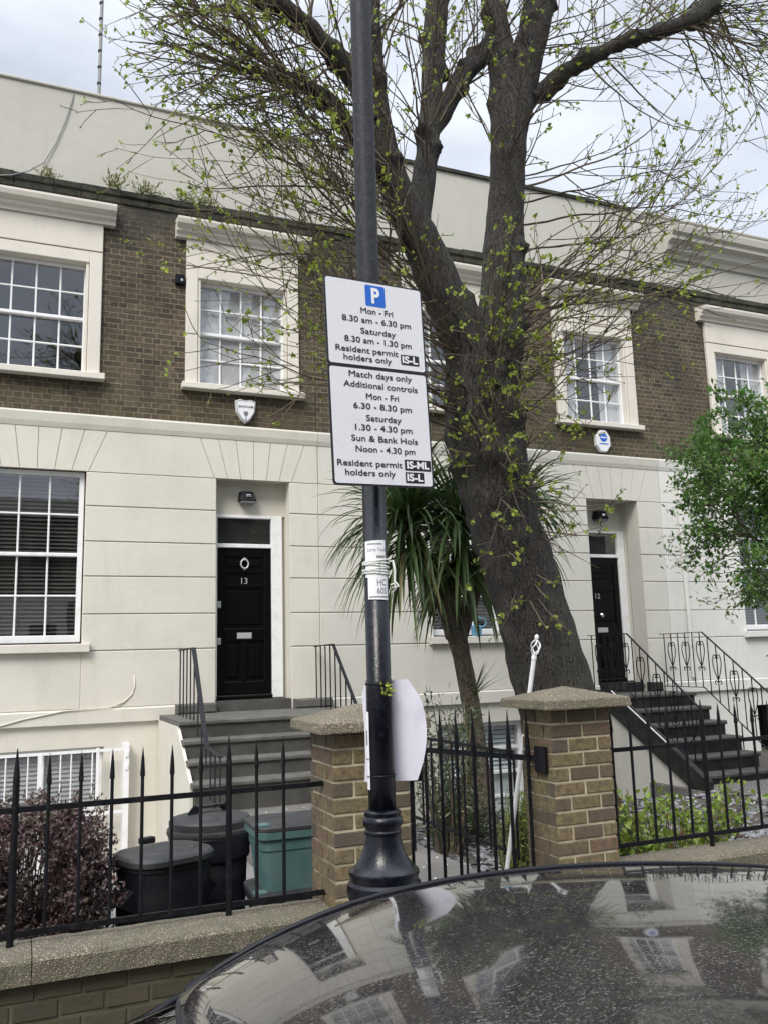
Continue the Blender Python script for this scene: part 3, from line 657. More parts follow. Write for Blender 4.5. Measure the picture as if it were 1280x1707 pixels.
MB().prism([(2.77+p, 5.15+q) for p, q in sh_][::-1], D-.08, D-.002).build('cover', M['paper'], a, bevel=.012)
MB().prism([(2.77+p*.93, 5.15+q*.93) for p, q in sh_][::-1], D-.0825, D-.0803).build('border', M['greytext'], a)
MB().prism([(2.77+p*.86, 5.15+q*.86) for p, q in sh_][::-1], D-.085, D-.083).build('face', M['paper'], a)
text_mesh('BANHAM', .036, 'lettering', M['signblack'], (2.77, D-.086, 5.205), (1,0,0), (0,0,1), a, width=.20, bold=.012)
mb = MB(); mb.prism([(2.74, 5.14), (2.80, 5.14), (2.80, 5.10), (2.77, 5.06), (2.74, 5.10)][::-1], D-.0875, D-.0853); mb.box(2.762, 2.778, D-.0876, D-.0853, 5.02, 5.055); mb.build('emblem', M['greytext'], a)
a = thing('bell_box', (8.72, D, 5.16), 'white octagonal alarm box with a blue disc, below the right upstairs window', 'alarm box')
ov = [(.14*cos(t*pi/4+pi/8)*1.05, .20*sin(t*pi/4+pi/8)) for t in range(8)]
MB().prism([(8.72+p, 5.16+q) for p, q in ov], D-.09, D-.002).build('cover', M['paper'], a, bevel=.014)
MB().prism([(8.72+.072*cos(t*pi/10), 5.215+.072*sin(t*pi/10)) for t in range(20)], D-.093, D-.0905).build('disc', M['signblue'], a)
MB().box(8.665, 8.775, D-.0955, D-.0935, 5.205, 5.225).build('stripe', M['paper'], a)
MB().box(8.63, 8.81, D-.0925, D-.0905, 5.10, 5.118).build('lettering', M['signblue'], a)
a = thing('junction_box', (1.86, D, 6.95), 'small dark box on the brickwork left of the window', 'box'); 
MB().box(1.80, 1.93, D-.07, D-.001, 6.88, 7.02).build('casing', M['iron'], a, bevel=.008); MB().box(1.87, 1.90, D-.075, D-.0705, 6.92, 6.95).build('badge', M['chrome'], a)
# cables
mb = MB(); mb.tube([(.42, D+.09, 9.50), (.40, D+.085, 9.35), (.33, D+.08, 9.05), (.22, D+.08, 8.70), (.08, D+.07, 8.38), (-.10, D-.02, 8.17), (-.30, D-.06, 8.05), (-.6, D-.06, 7.98)], .0075, 6)
tag(mb.build('cable', M['grey_plastic'], smooth=True), 'thin grey cable sagging down the blank parapet at left', 'cable')
mb = MB(); mb.tube([(1.36, D-.05, 1.62), (1.37, D-.05, 1.50), (1.34, D-.05, 1.40), (1.24, D-.055, 1.31), (1.08, D-.08, 1.255), (.55, D-.085, 1.235), (.1, D-.085, 1.16), (-.3, D-.085, 1.06), (-.9, D-.085, .98)], .009, 6)
tag(mb.build('cable', M['stucco'], smooth=True), 'cream painted cable curving along the string course at left', 'cable')
mb = MB(); mb.tube([(10.19, D-.08, 8.0 if False else 4.70), (10.19, D-.08, 1.3)], .036, 12)
for z in (4.5, 3.1, 1.8): mb.tube([(10.19, D-.08, z), (10.19, D-.08, z+.05)], .045, 12)
tag(mb.build('downpipe', M['stucco3'], smooth=False), 'cream downpipe on the wall right of door number 12', 'pipe')
# aerials
def aerial(x, y, z0, z1, r, label, knots=0):
    t = thing('aerial', (x, y, z0), label, 'aerial')
    mb = MB(); mb.tube([(x, y, z0), (x+.01, y, z1)], r, 8); mb.build('pole', M['grey_plastic'], t)
    if knots:
        mb = MB()
        for k in range(knots): z = z0 + (z1-z0)*(k+1)/(knots+1); mb.tube([(x, y, z), (x, y, z+.03)], r*1.25, 8)
        mb.build('clamp', M['iron_grey'], t)
    else:
        mb = MB(); mb.bar((x-.55, y, z1-.12), (x+.12, y, z1+.05), .014)
        for k in range(6): q = x-.5+.1*k; mb.bar((q, y-.12, z1-.11+.026*k), (q, y+.12, z1-.11+.026*k), .008)
        mb.build('boom', M['grey_plastic'], t)
    return t
aerial(.80, D+.9, 9.2, 11.9, .024, 'tall jointed aerial pole behind the blank parapet at left', 9)
aerial(9.86, D+.5, 9.5, 10.15, .02, 'small aerial standing on the parapet at right')
# ferns on the ledge
def leafquad(mb, p, d, n, L, w, fold=.25):
    d = d.normalized(); s = d.cross(n); s = s.normalized() if s.length > 1e-5 else d.orthogonal().normalized(); n = s.cross(d)
    a = p; b = p + d*L*.5 + s*w*.5 + n*w*fold; c = p + d*L; e = p + d*L*.5 - s*w*.5 + n*w*fold; m_ = p + d*L*.5
    mb.raw([a, b, c, e, m_], [(0, 4, 1), (1, 4, 2), (2, 4, 3), (3, 4, 0)])
def rv(rr): 
    while True:
        v = Vector((rr.uniform(-1,1), rr.uniform(-1,1), rr.uniform(-1,1)))
        if .05 < v.length < 1: return v.normalized()
for i, (x, wd, hh, n_, lab) in enumerate(((.12, .10, .16, 26, 'small yellowing fern tuft on the ledge above the left window'), (.98, .16, .24, 22, 'spiky fern tuft on the ledge right of the left window'), (1.38, .18, .22, 30, 'broad fern tuft on the ledge between the two windows'), (2.05, .42, .16, 70, 'long low mat of ferns on the ledge above the small window'))):
    rr = random.Random(20+i); mb = MB()
    for k in range(n_):
        p = Vector((x+rr.uniform(-wd, wd)*.6, D-.02+rr.uniform(-.04, .05), 8.12)); d = Vector((rr.uniform(-1, 1), rr.uniform(-.9, .1), rr.uniform(.3, 1.2))).normalized(); L = hh*rr.uniform(.6, 1.2)
        for s in range(6):
            mb.tint = rr.random(); q = p + d*L*s/6 + Vector((0, 0, -.04*(s/6)**2)); leafquad(mb, q, (d + rv(rr)*.8).normalized(), rv(rr), L*.30, L*.10)
    tag(mb.build('fern', M['fern']), lab, 'fern', 'ferns growing on the brick ledge')
# blue pot on the sill of the window behind the palm
pot = thing('watering_can', (6.2, D-.06, 2.03), 'blue plastic can on the sill behind the palm trunk', 'watering can')
MB().lathe([(.07, 2.031), (.085, 2.17), (.06, 2.19)], 6.2, D-.07, 16).build('body', M['bluecloth'], pot, smooth=False)
MB().tube([(6.27, D-.07, 2.14), (6.36, D-.07, 2.2), (6.36, D-.07, 2.28), (6.24, D-.07, 2.30), (6.16, D-.07, 2.25), (6.18, D-.07, 2.18)], .012, 8).build('handle', M['bluecloth'], pot)
# ================================================================== FRONT BOUNDARY
def brick_block(mb_b, mb_m, x0, x1, y0, y1, z0, courses, rr, ch=.075, joint=.0105, bw=.225, faces='flrb', rough=.006):
    """real bricks laid round a mortar core"""
    mb_m.box(x0+.007, x1-.007, y0+.007, y1-.007, z0, z0+courses*ch)
    for c in range(courses):
        z = z0 + c*ch; zt = z + ch - joint
        def run(a, b, odd):
            L = []; t = a; k = 0
            first = bw*.5 if odd else bw
            n = max(1, round((b-a)/(bw*.82)))
            cuts = [a]
            if odd: cuts += [a + (b-a)*(i+.5)/n for i in range(n)]
            else: cuts += [a + (b-a)*(i+1)/n for i in range(n-1)]
            cuts = [q for q in cuts if q < b-.03] + [b]
            return list(zip(cuts, cuts[1:]))
        odd = c % 2
        for (a, b) in run(x0, x1, odd):
            for yy, sgn in ((y0, 1), (y1, -1)):
                if (sgn == 1 and 'f' not in faces) or (sgn == -1 and 'b' not in faces): continue
                mb_b.tint = rr.random(); d = rr.uniform(-.002, rough*.5); aa = a + (joint if a > x0+1e-4 else 0); e = .004
                dep = .0102
                ya = yy - d*sgn; yc = yy + sgn*dep
                j = lambda: rr.uniform(-.002, .002)
                lo, hi = (min(ya, yc), max(ya, yc))
                if sgn == 1: mb_b.cham(aa+abs(j()), b-abs(j()), lo, hi, z+abs(j()), zt-abs(j()), e)
                else: mb_b.box(aa, b, lo, hi, z, zt)
        for (a, b) in run(y0, y1, 1-odd):
            for xx, sgn in ((x0, 1), (x1, -1)):
                mb_b.tint = rr.random(); d = rr.uniform(-.002, rough*.5); aa = a + (joint if a > y0+1e-4 else 0)
                bb = b
                xa = xx - d*sgn; xc = xx + sgn*.0102
                aa = max(aa, y0+.0105) if a <= y0+1e-4 else aa
                mb_b.box(min(xa, xc), max(xa, xc), aa, bb-(.0105 if b >= y1-1e-4 else 0), z+rr.uniform(0, .002), zt-rr.uniform(0, .002))
def pillar(x0, x1, y0, y1, ztop, capz, peak, label, seed):
    t = thing('brick_pillar', ((x0+x1)/2, (y0+y1)/2, .12), label, 'pillar', None)
    rr = random.Random(seed); b = MB(); m = MB(); n = int((ztop-.10)/.075); brick_block(b, m, x0, x1, y0, y1, ztop-n*.075, n, rr)
    mo = m.build('mortar', M['mortar'], t); b.build('brickwork', M['yellow_brick'], t)
    ov = .088; cx, cy = (x0+x1)/2, (y0+y1)/2
    c = MB(); ax, bx, ay, by = x0-ov, x1+ov, y0-ov, y1+ov
    # pyramidal cap with a thick edge, subdivided so it can be worn
    bm = bmesh.new(); 
    vs = [bm.verts.new(p) for p in ((ax,ay,ztop+.001),(bx,ay,ztop+.001),(bx,by,ztop+.001),(ax,by,ztop+.001),(ax+.006,ay+.006,capz),(bx-.006,ay+.006,capz),(bx-.006,by-.006,capz),(ax+.006,by-.006,capz),(cx,cy,peak))]
    for f in ((0,3,2,1),(0,1,5,4),(1,2,6,5),(2,3,7,6),(3,0,4,7),(4,5,8),(5,6,8),(6,7,8),(7,4,8)): bm.faces.new([vs[i] for i in f])
    bmesh.ops.bevel(bm, geom=[e for e in bm.edges], offset=.007, segments=2, affect='EDGES', profile=.6)
    bmesh.ops.subdivide_edges(bm, edges=[e for e in bm.edges if e.calc_length() > .05], cuts=5, use_grid_fill=True)
    bmesh.ops.triangulate(bm, faces=bm.faces[:])
    for v in bm.verts:
        q = noise.noise(v.co*14)*.003 + noise.noise(v.co*45)*.0035; v.co += v.normal*q if v.normal.length > 0 else Vector((0,0,0))
    me = bpy.data.meshes.new('cap'); bm.to_mesh(me); bm.free(); me.materials.append(M['aggcap']); o = bpy.data.objects.new('cap', me); COL.objects.link(o); attach(o, t)
    return t
PL = pillar(1.405, 1.80, 4.0, 4.34, 1.405, 1.455, 1.530, 'weathered yellow brick gate pillar with pebbled cap behind the lamp post', 4)
PR = pillar(2.635, 3.015, 4.0, 4.30, 1.455, 1.505, 1.568, 'yellow brick gate pillar with pebbled cap in front of the big tree trunk', 9)
MB().cham(2.50+.0, 2.634, 4.12, 4.14, 1.10, 1.32, .004) if False else None
mb = MB(); mb.cham(2.612, 2.634, 4.05, 4.15, 1.12, 1.255, .004); mb.build('latch_plate', M['iron'], PR)
def dwarf_wall(x0, x1, label, seed, zt):
    t = thing('garden_wall', ((x0+x1)/2, 4.13, .12), label, 'wall')
    rr = random.Random(seed); b = MB(); m = MB(); n = 5; brick_block(b, m, x0, x1, 4.045, 4.26, zt-.111-n*.075, n, rr)
    m.build('mortar', M['mossmortar'], t); b.build('brickwork', M['mossbrick'], t)
    # coping in slabs, worn edge
    x = x0; k = 0; bm = bmesh.new()
    while x < x1-.02:
        w = min(rr.uniform(1.1, 1.5), x1-x); w = x1-x if x1-x-w < .3 else w
        nx = max(2, int(w/.035))
        sec = [(3.995, zt-.108), (3.985, zt-.022), (3.998, zt-.006), (4.012, zt), (4.06, zt+.002), (4.13, zt+.006), (4.21, zt+.003), (4.27, zt-.006), (4.285, zt-.03), (4.285, zt-.108)]
        rows = []
        for i in range(nx+1):
            xx = x + .002 + (w-.004)*i/nx
            row = []
            for y, z in sec:
                p = Vector((xx, y, z)); j = noise.noise(p*9)*.006 + noise.noise(p*33)*.005
                row.append(bm.verts.new((xx, y-(j if y < 4.05 else 0), z+(j*.8 if z > zt-.03 else j*.5))))
            rows.append(row)
        for a, c in zip(rows, rows[1:]):
            for q in range(len(sec)): bm.faces.new((a[q], c[q], c[(q+1) % len(sec)], a[(q+1) % len(sec)]))
        bm.faces.new(rows[0]); bm.faces.new(rows[-1][::-1]); x += w
    bmesh.ops.recalc_face_normals(bm, faces=bm.faces[:])
    me = bpy.data.meshes.new('coping'); bm.to_mesh(me); bm.free(); me.materials.append(M['agg']); o = bpy.data.objects.new('coping', me); COL.objects.link(o); attach(o, t)
dwarf_wall(-5.0, 1.40, 'low mossy brick wall with pebbled coping left of the lamp post', 31, .605)
dwarf_wall(3.02, 9.0, 'low wall with pebbled coping right of the right brick pillar', 32, .600)
# ---- railings
def spike(mb, x, y, z0, z1, r=.0085, blade=.085):
    mb.tube([(x, y, z0), (x, y, z1-blade)], r, 6)
    mb.tube([(x, y, z1-blade), (x, y, z1-blade+.006), (x, y, z1-blade*.45), (x, y, z1)], [r*1.35, r*1.45, r*.95, r*.1], 6)
def fence(pts, z_top, z_bot, z_spike, posts, label, name='railing', zb_bar=None, mat_=None, ext=None, blade=.085):
    t = thing(name, (sum(p[0] for p in pts)/len(pts), sum(p[1] for p in pts)/len(pts), z_bot), label, 'railing')
    a, b = (ext or (pts[0], pts[-1]))
    for z in (z_top, z_bot):
        mb = MB(); mb.bar((a[0], a[1], z), (b[0], b[1], z), .012, .024); mb.build('rail', mat_ or M['iron'], t)
    for i, (x, y) in enumerate(pts):
        if i in posts:
            mb = MB(); mb.tube([(x, y, .58), (x, y, z_spike-.10)], .0145, 8); mb.tube([(x, y, z_spike-.10), (x, y, z_spike-.06), (x, y, z_spike+.025)], [.0145, .011, .002], 8); mb.build('post', mat_ or M['iron'], t)
        else:
            mb = MB(); spike(mb, x, y, (zb_bar if zb_bar is not None else z_bot-.012), z_spike, blade=blade); mb.build('baluster', mat_ or M['iron'], t)
    return t
xs = [-.90+.1315*k for k in range(18)]
fence([(x, 4.15) for x in xs if x < 1.33], 1.155, .655, 1.385, (7, 14), 'black spiked railing on the low wall left of the lamp post', ext=((-1.2, 4.15), (1.405, 4.15)), blade=.13)
fence([(3.145+.1335*k, 4.17) for k in range(30)], 1.195, .675, 1.425, (5, 15, 25), 'black spiked railing on the low wall right of the right brick pillar', ext=((3.015, 4.17), (7.2, 4.17)), blade=.13)
# ---- gate, swung inwards on the right pillar
g0, g1 = Vector((2.595, 4.16, 0)), Vector((2.27, 5.06, 0))
gt = thing('garden_gate', (2.45, 4.6, .3), 'black spiked iron gate standing open between the brick pillars', 'gate')
for z, w in ((1.19, .03), (.36, .03)):
    mb = MB(); mb.bar((g0.x+(.03 if z > 1 else 0), g0.y-(.04 if z > 1 else 0), z), (g1.x, g1.y, z), .014, w); mb.build('rail', M['iron'], gt)
for k in range(8):
    p = g0.lerp(g1, .02+.96*k/7); mb = MB()
    mb.tube([(p.x, p.y, .31), (p.x, p.y, 1.20)], .0105, 8); mb.tube([(p.x, p.y, 1.20), (p.x, p.y, 1.22), (p.x, p.y, 1.30), (p.x, p.y, 1.445)], [.0105, .0165, .012, .0015], 8); mb.build('baluster', M['iron'], gt)
mb = MB(); p = g0.lerp(g1, .93); mb.box(p.x-.045, p.x+.03, p.y-.03, p.y+.03, 1.00, 1.09); mb.build('lock', M['iron'], gt, bevel=.006)
# ---- path railing
pr = thing('railing', (2.86, 5.6, .27), 'low plain black railing along the garden path behind the gate', 'railing')
A0, A1 = Vector((2.90, 4.85, 0)), Vector((2.885, 7.2, 0))
for z in (1.14, .53):
    mb = MB(); mb.bar((A0.x, A0.y, z), (A1.x, A1.y, z), .012, .022); mb.build('rail', M['iron'], pr)
for k in range(15):
    p = A0.lerp(A1, k/14); mb = MB(); mb.tube([(p.x, p.y, .28 if k % 5 == 4 else .50), (p.x, p.y, 1.14)], .0085, 6); mb.build('baluster', M['iron'], pr)
# ---- hand rails of 13
def zi(path, y):
    for (y0, z0), (y1, z1) in zip(path, path[1:]):
        if min(y0, y1)-1e-6 <= y <= max(y0, y1)+1e-6: return z0 + (z1-z0)*(y-y0)/(y1-y0) if abs(y1-y0) > 1e-6 else z1
    return path[-1][1]
def handrail(x, top, foot, nb, label, m, w=.045, foot_rail=None):
    t = thing('handrail', (x, 9.9, .3), label, 'handrail')
    mb = MB()
    for (y0, z0), (y1, z1) in zip(top, top[1:]): mb.bar((x, y0, z0), (x, y1, z1), w, .012)
    mb.build('rail', m, t)
    y0, y1 = top[0][0]-.04, top[-1][0]+.02
    for k in range(nb):
        y = y0 + (y1-y0)*k/(nb-1); zt = zi(top, y); mb = MB(); mb.tube([(x, y, zi(foot, y)), (x, y, zt)], .0088, 6); mb.build('baluster', m, t)
    if foot_rail:
        mb = MB()
        for (ya, za), (yb, zb) in zip(foot_rail, foot_rail[1:]): mb.bar((x, ya, za), (x, yb, zb), .024, .01)
        mb.build('foot_rail', m, t)
    return t
f13 = [(11.2, 1.13), (9.87, 1.13), (9.58, .94), (9.30, .75), (9.02, .56), (8.9, .27), (8.3, .27)]
handrail(1.84, [(10.80, 1.915), (9.90, 1.925), (9.14, .90), (8.48, .86)], f13, 11, 'black handrail on the left side of the grey steps', M['iron_grey'], .05)
handrail(3.70, [(11.18, 1.93), (10.45, 1.945), (9.70, 1.25), (9.05, .66)], f13, 12, 'black handrail on the right side of the grey steps', M['iron'], .04)
# ---- ornate hand rails of 12
def scroll(mb, x, y, z, r, s, turn=1):       # flat spiral in the y-z plane
    pts = []
    for k in range(15):
        a = k/14*3.6*turn; rr_ = r*(1-.72*k/14); pts.append((x, y + s*(r-rr_*cos(a)) , z + rr_*sin(a)))
    mb.tube(pts, .007, 5)
def ornate(x, label):
    t = thing('handrail', (x, 9.9, .1), label, 'handrail')
    top = [(11.05, 2.0), (10.12, 2.0), (8.80, 1.02)]; bot = [(11.0, 1.19), (10.16, 1.19), (8.84, .21)]
    mb = MB()
    for (a, b), (c, d) in zip(top, top[1:]): mb.bar((x, a, b), (x, c, d), .030, .010)
    mb.build('rail', M['iron'], t)
    mb = MB()
    for (a, b), (c, d) in zip(bot, bot[1:]): mb.bar((x, a, b), (x, c, d), .016, .010)
    mb.build('foot_rail', M['iron'], t)
    for y in (10.75, 9.5, 8.86): mb = MB(); mb.tube([(x, y, zi(bot, y)), (x, y, zi(bot, y)-.17 if y > 10 else max(.02, zi(bot, y)-.35))], .009, 6); mb.build('leg', M['iron'], t)
    ys = [10.95-.155*k for k in range(14)]
    for k, y in enumerate(ys):
        mb = MB(); mb.bar((x, y, zi(bot, y)), (x, y, zi(top, y)), .011, .011); mb.build('baluster', M['iron'], t)
        if k % 2 == 1:
            zm = zi(top, y)*.62 + zi(bot, y)*.38; h = MB()
            for s in (-1, 1):
                P = []
                for q in range(13):
                    u = q/12; P.append((x, y + s*.082*sin(min(1, u*1.25)*pi*.5)*(1 if u < .8 else (1-.18*(u-.8)/.2)), zm-.20 + .34*u))
                a0 = P[-1]
                for q in range(1, 12):
                    a = q/11*pi*1.55; rr_ = .034*(1-.45*q/11); P.append((x, a0[1] - s*(.034-rr_*cos(a)), a0[2] + rr_*sin(a)))
                h.tube(P, .0075, 5)
                Q = []
                for q in range(12):
                    a = -pi/2 + q/11*pi*1.5; rr_ = .030*(1-.4*q/11); Q.append((x, y + s*(.006+.032+rr_*cos(a)*1.0), zm-.225 + rr_*sin(a)))
                h.tube(Q, .0072, 5)
            h.build('heart_scroll', M['iron'], t)
    return t
ornate(9.40, 'black iron handrail with heart scrolls on the right side of the black steps')
ornate(8.02, 'black iron handrail with heart scrolls on the left side of the black steps')
# ================================================================== LAMP POST, SIGN, NOTICES
PX, PY = 1.197, 2.90
lp = thing('lamp_post', (PX, PY, .12), 'tall dark lamp post with a flared base, carrying the parking sign', 'lamp post')
MB().lathe([(.0475, 1.22), (.047, 1.66), (.046, 1.672), (.0435, 1.676), (.0435, 2.42)], PX, PY, 32).build('lower_shaft', M['post'], lp, smooth=True)
MB().lathe([(.0435, 2.421), (.043, 3.2), (.041, 5.6), (.036, 5.9)], PX, PY, 32).build('upper_shaft', M['postup'], lp, smooth=True)
base_prof = [(.13, .12), (.13, .20), (.115, .23), (.108, .27), (.106, .84), (.112, .925), (.126, .945), (.129, .965), (.126, .990), (.116, 1.0), (.118, 1.013), (.122, 1.022), (.1195, 1.032), (.110, 1.037), (.096, 1.052), (.081, 1.075), (.070, 1.102), (.063, 1.130), (.0605, 1.148), (.064, 1.152), (.064, 1.16), (.060, 1.165), (.062, 1.172), (.069, 1.182), (.070, 1.195), (.067, 1.206), (.062, 1.21), (.064, 1.216), (.064, 1.224), (.056, 1.23), (.048, 1.232)]
bo = MB().lathe(base_prof, PX, PY, 40).build('base', M['post'], lp, smooth=True)
m_ = bo.modifiers.new('split', 'EDGE_SPLIT'); m_.split_angle = rad(38)
for z in (1.66, 1.345): MB().lathe([(.049, z-.003), (.0495, z), (.049, z+.004)], PX, PY, 32).build('tie', M['iron'], lp, smooth=True)
arm = MB(); arm.tube([(PX, PY, 5.85), (PX, PY, 6.3), (PX, PY-.12, 6.55), (PX, PY-.45, 6.66), (PX, PY-.8, 6.66)], .028, 12); arm.build('arm', M['postup'], lp, smooth=True)
hd = MB(); hd.lathe([(.05, 6.50), (.16, 6.52), (.17, 6.56), (.13, 6.64), (.05, 6.70)], PX, PY-.85, 20, 1, 1.4); hd.build('lantern', M['postup'], lp, smooth=True)
mb = MB(); rr = random.Random(8)
for k in range(26):
    a = rr.uniform(-.25, .95); z = 1.632+rr.uniform(-.013, .026); p = Vector((PX+.0475*sin(a), PY-.0475*cos(a), z)); mb.tint = rr.random(); leafquad(mb, p, Vector((rr.uniform(-1, 1), -.35, rr.uniform(-.2, 1))), Vector((sin(a), -cos(a), 0)), .018, .010)
mb.build('lichen_patch', M['lichen'], lp)
# parking sign
sc = Vector((1.196, 2.815, 2.756)); ya, ro = rad(5.24), rad(1.84)
A_ = Vector((cos(ya), sin(ya), 0)); Rr = A_*cos(ro) + Vector((0,0,1))*sin(ro)*1.0; Uu = -A_*sin(ro) + Vector((0,0,1))*cos(ro)
A_ = None; Nn = Rr.cross(Uu)
SW, SH = .415, .785
sg = thing('parking_sign', tuple(sc), 'white residents parking sign on the lamp post with a blue P', 'sign')
def rrect(w, h, r, n=6):
    P = []
    for cx, cy, a0 in ((w/2-r, h/2-r, 0), (-w/2+r, h/2-r, 90), (-w/2+r, -h/2+r, 180), (w/2-r, -h/2+r, 270)):
        for k in range(n+1): a = rad(a0+90*k/n); P.append((cx+r*cos(a), cy+r*sin(a)))
    return P
def plate(name, m, w, h, r, cu, cv, d0, d1, parent, bend=0):
    P = rrect(w, h, r); n = len(P)
    vs = [sc + Rr*(x+cu) + Uu*(y+cv) + Nn*d for d in (d1, d0) for x, y in P]
    mb = MB(); mb.raw(vs, [tuple(range(n)), tuple(reversed(range(n, 2*n)))] + [(k, n+k, n+(k+1) % n, (k+1) % n) for k in range(n)]); return mb.build(name, m, parent)
VY = lambda v: SH/2 - v*SH
vdiv = .435
hu, hl = vdiv*SH, (1-vdiv)*SH
pu = plate('upper_panel', M['signblack'], SW, hu-.001, .012, 0, SH/2-hu/2, -.004, 0, sg)
pl_ = plate('lower_panel', M['signblack'], SW, hl-.001, .012, 0, -SH/2+hl/2, -.004, 0, sg)
plate('face', M['signwhite'], SW-.015, hu-.014, .010, 0, SH/2-hu/2, .0004, .0012, pu)
plate('face', M['signwhite'], SW-.015, hl-.014, .010, 0, -SH/2+hl/2, .0004, .0012, pl_)
def stext(body, u, v, w, cap, m, parent, b=.0, d=.0022):
    c = sc + Rr*((u-.5)*SW) + Uu*VY(v) + Nn*d
    return text_mesh(body, cap, 'lettering', m, c - Uu*cap*.0, Rr, Uu, parent, depth=.0003, width=w*SW, bold=b, fat=.00055 if cap < .05 else 0)
def lu(x, y): return (x - (75+(y-70)*.0545))/724.0
plate('parking_symbol', M['signblue'], .083, .083, .007, (lu(450, 232)-.5)*SW, VY(.073), .0014, .0020, pu)
stext('P', lu(452, 232), .076, .085, .058, M['paper'], pu, .035, .0026)
B_ = M['signblack']; CAP = .0222
for body, x0, x1, y, v, p in (('Mon - Fri', 345, 580, 355, .154, pu), ('8.30 am - 6.30 pm', 212, 715, 425, .202, pu), ('Saturday', 345, 600, 508, .256, pu), ('8.30 am - 1.30 pm', 230, 718, 578, .303, pu),
      ('Resident permit', 168, 618, 645, .352, pu), ('holders only', 225, 568, 710, .393, pu),
      ('Match days only', 262, 718, 832, .472, pl_), ('Additional controls', 225, 760, 908, .522, pl_), ('Mon - Fri', 385, 620, 990, .575, pl_), ('6.30 - 8.30 pm', 295, 715, 1060, .624, pl_), ('Saturday', 385, 638, 1145, .680, pl_),
      ('1.30 - 4.30 pm', 308, 718, 1213, .727, pl_), ('Sun & Bank Hols', 282, 758, 1295, .779, pl_), ('Noon - 4.30 pm', 312, 738, 1370, .829, pl_), ('Resident permit', 185, 642, 1475, .897, pl_), ('holders only', 240, 592, 1543, .941, pl_)):
    stext(body, lu((x0+x1)/2, y), v, (x1-x0)/724, CAP, B_, p)
for body, x0, x1, y, v, h, p in (('IS-L', 640, 778, 712, .375, .040, pu), ('IS-ML', 662, 858, 1478, .893, .041, pl_), ('IS-L', 668, 806, 1575, .953, .041, pl_)):
    u = lu((x0+x1)/2, y); w = (x1-x0)/724; u = min(u, .975-w/2)
    plate('zone_plate', M['signblack'], w*SW, h, .003, (u-.5)*SW, VY(v), .0014, .0020, p)
    stext(body, u, v+.001, w*.84, .026, M['paper'], p, .022, .0026)
mb = MB()
for dz in (.26, -.22):
    q = sc + Vector((0, 0, dz)); mb.bar(q + Rr*-.17 - Nn*.012, q + Rr*.17 - Nn*.012, .014, .028, up=(0,0,1))
mb.build('bracket', M['signgrey'], sg)
# wrapped notice
def curved_sheet(name, m, z0, z1, a0, a1, r, parent, n=16, th=.0006, slant=0):
    vs = []; 
    for rr_ in (r+th, r):
        for k in range(n+1):
            a = a0 + (a1-a0)*k/n
            for z in (z0, z1): vs.append((PX+rr_*sin(a), PY-rr_*cos(a), z + slant*(k/n-.5)))
    o = 2*(n+1); fs = []
    for k in range(n): fs += [(2*k, 2*k+2, 2*k+3, 2*k+1), (o+2*k, o+2*k+1, o+2*k+3, o+2*k+2), (2*k+1, 2*k+3, o+2*k+3, o+2*k+1), (2*k, o+2*k, o+2*k+2, 2*k+2)]
    fs += [(0, 1, o+1, o), (2*n, o+2*n, o+2*n+1, 2*n+1)]
    mb = MB(); mb.raw(vs, fs); return mb.build(name, m, parent)
va = math.atan2(PX, PY)*-1           # angle of the pole's face that looks at the street viewer
nf = thing('notice', (PX, PY-.045, 1.95), 'white laminated lamp fault notice tied round the lamp post', 'notice')
ac = va + .03
curved_sheet('upper_sheet', M['paper'], 2.04, 2.172, ac-.98, ac+.85, .0446, nf, slant=.004)
curved_sheet('lower_sheet', M['paper'], 1.958, 2.075, ac-.72, ac+1.02, .0452, nf, slant=-.003)
rw = .0455
text_mesh('Lamp Fault', .0135, 'lettering', M['greytext'], (0, 0, 2.138), (1,0,0), (0,0,1), nf, width=.072, wrap=(PX, PY, rw, ac+.08))
text_mesh('HC', .0225, 'lettering', M['greytext'], (0, 0, 2.018), (1,0,0), (0,0,1), nf, width=.034, bold=.008, wrap=(PX, PY, rw+.0008, ac+.42))
text_mesh('605', .0215, 'lettering', M['greytext'], (0, 0, 1.988), (1,0,0), (0,0,1), nf, width=.036, bold=.006, wrap=(PX, PY, rw+.0008, ac+.42))
curved_sheet('printed_line', M['grey_plastic'], 2.1575, 2.1615, ac-.7, ac+.5, .0455, nf)
curved_sheet('printed_line', M['grey_plastic'], 2.108, 2.117, ac+.05, ac+.75, .0455, nf)
curved_sheet('printed_line', M['greytext'], 1.966, 1.970, ac-.6, ac+.95, .0460, nf)
tw = thing('tape', (PX, PY, 2.07), 'white tape wound and knotted round the lamp post over the notice', 'tape')
mb = MB(); rr = random.Random(4)
for k in range(6):
    z = 2.052+.0095*k; sl = rr.uniform(-.006, .006)
    mb.tube([(PX+(.0470+rr.uniform(-.001, .001))*sin(a), PY-(.0470)*cos(a), z+sl*sin(a)+rr.uniform(-.001, .001)) for a in [t*pi/14 for t in range(29)]], .0036, 6)
mb.build('windings', M['twine'], tw, smooth=True)
mb = MB(); c = Vector((PX+.046*sin(va+1.25), PY-.046*cos(va+1.25), 2.095)); r1 = Vector((cos(va), sin(va), 0))
mb.tube([c, c+r1*.018+Vector((0,0,.004)), c+r1*.024+Vector((0,0,-.03)), c+r1*.022+Vector((0,0,-.07)), c+r1*.034+Vector((0,-.01,-.09)), c+r1*.006+Vector((0,-.01,-.095))], [.004,.005,.0055,.005,.004,.002], 6)
mb.tube([c+r1*.006+Vector((0,0,-.085)), c+r1*.02+Vector((0,0,-.078)), c+r1*.028+Vector((0,0,-.095)), c+r1*.01+Vector((0,0,-.115))], .004, 6)
mb.build('loose_end', M['twine'], tw, smooth=True)
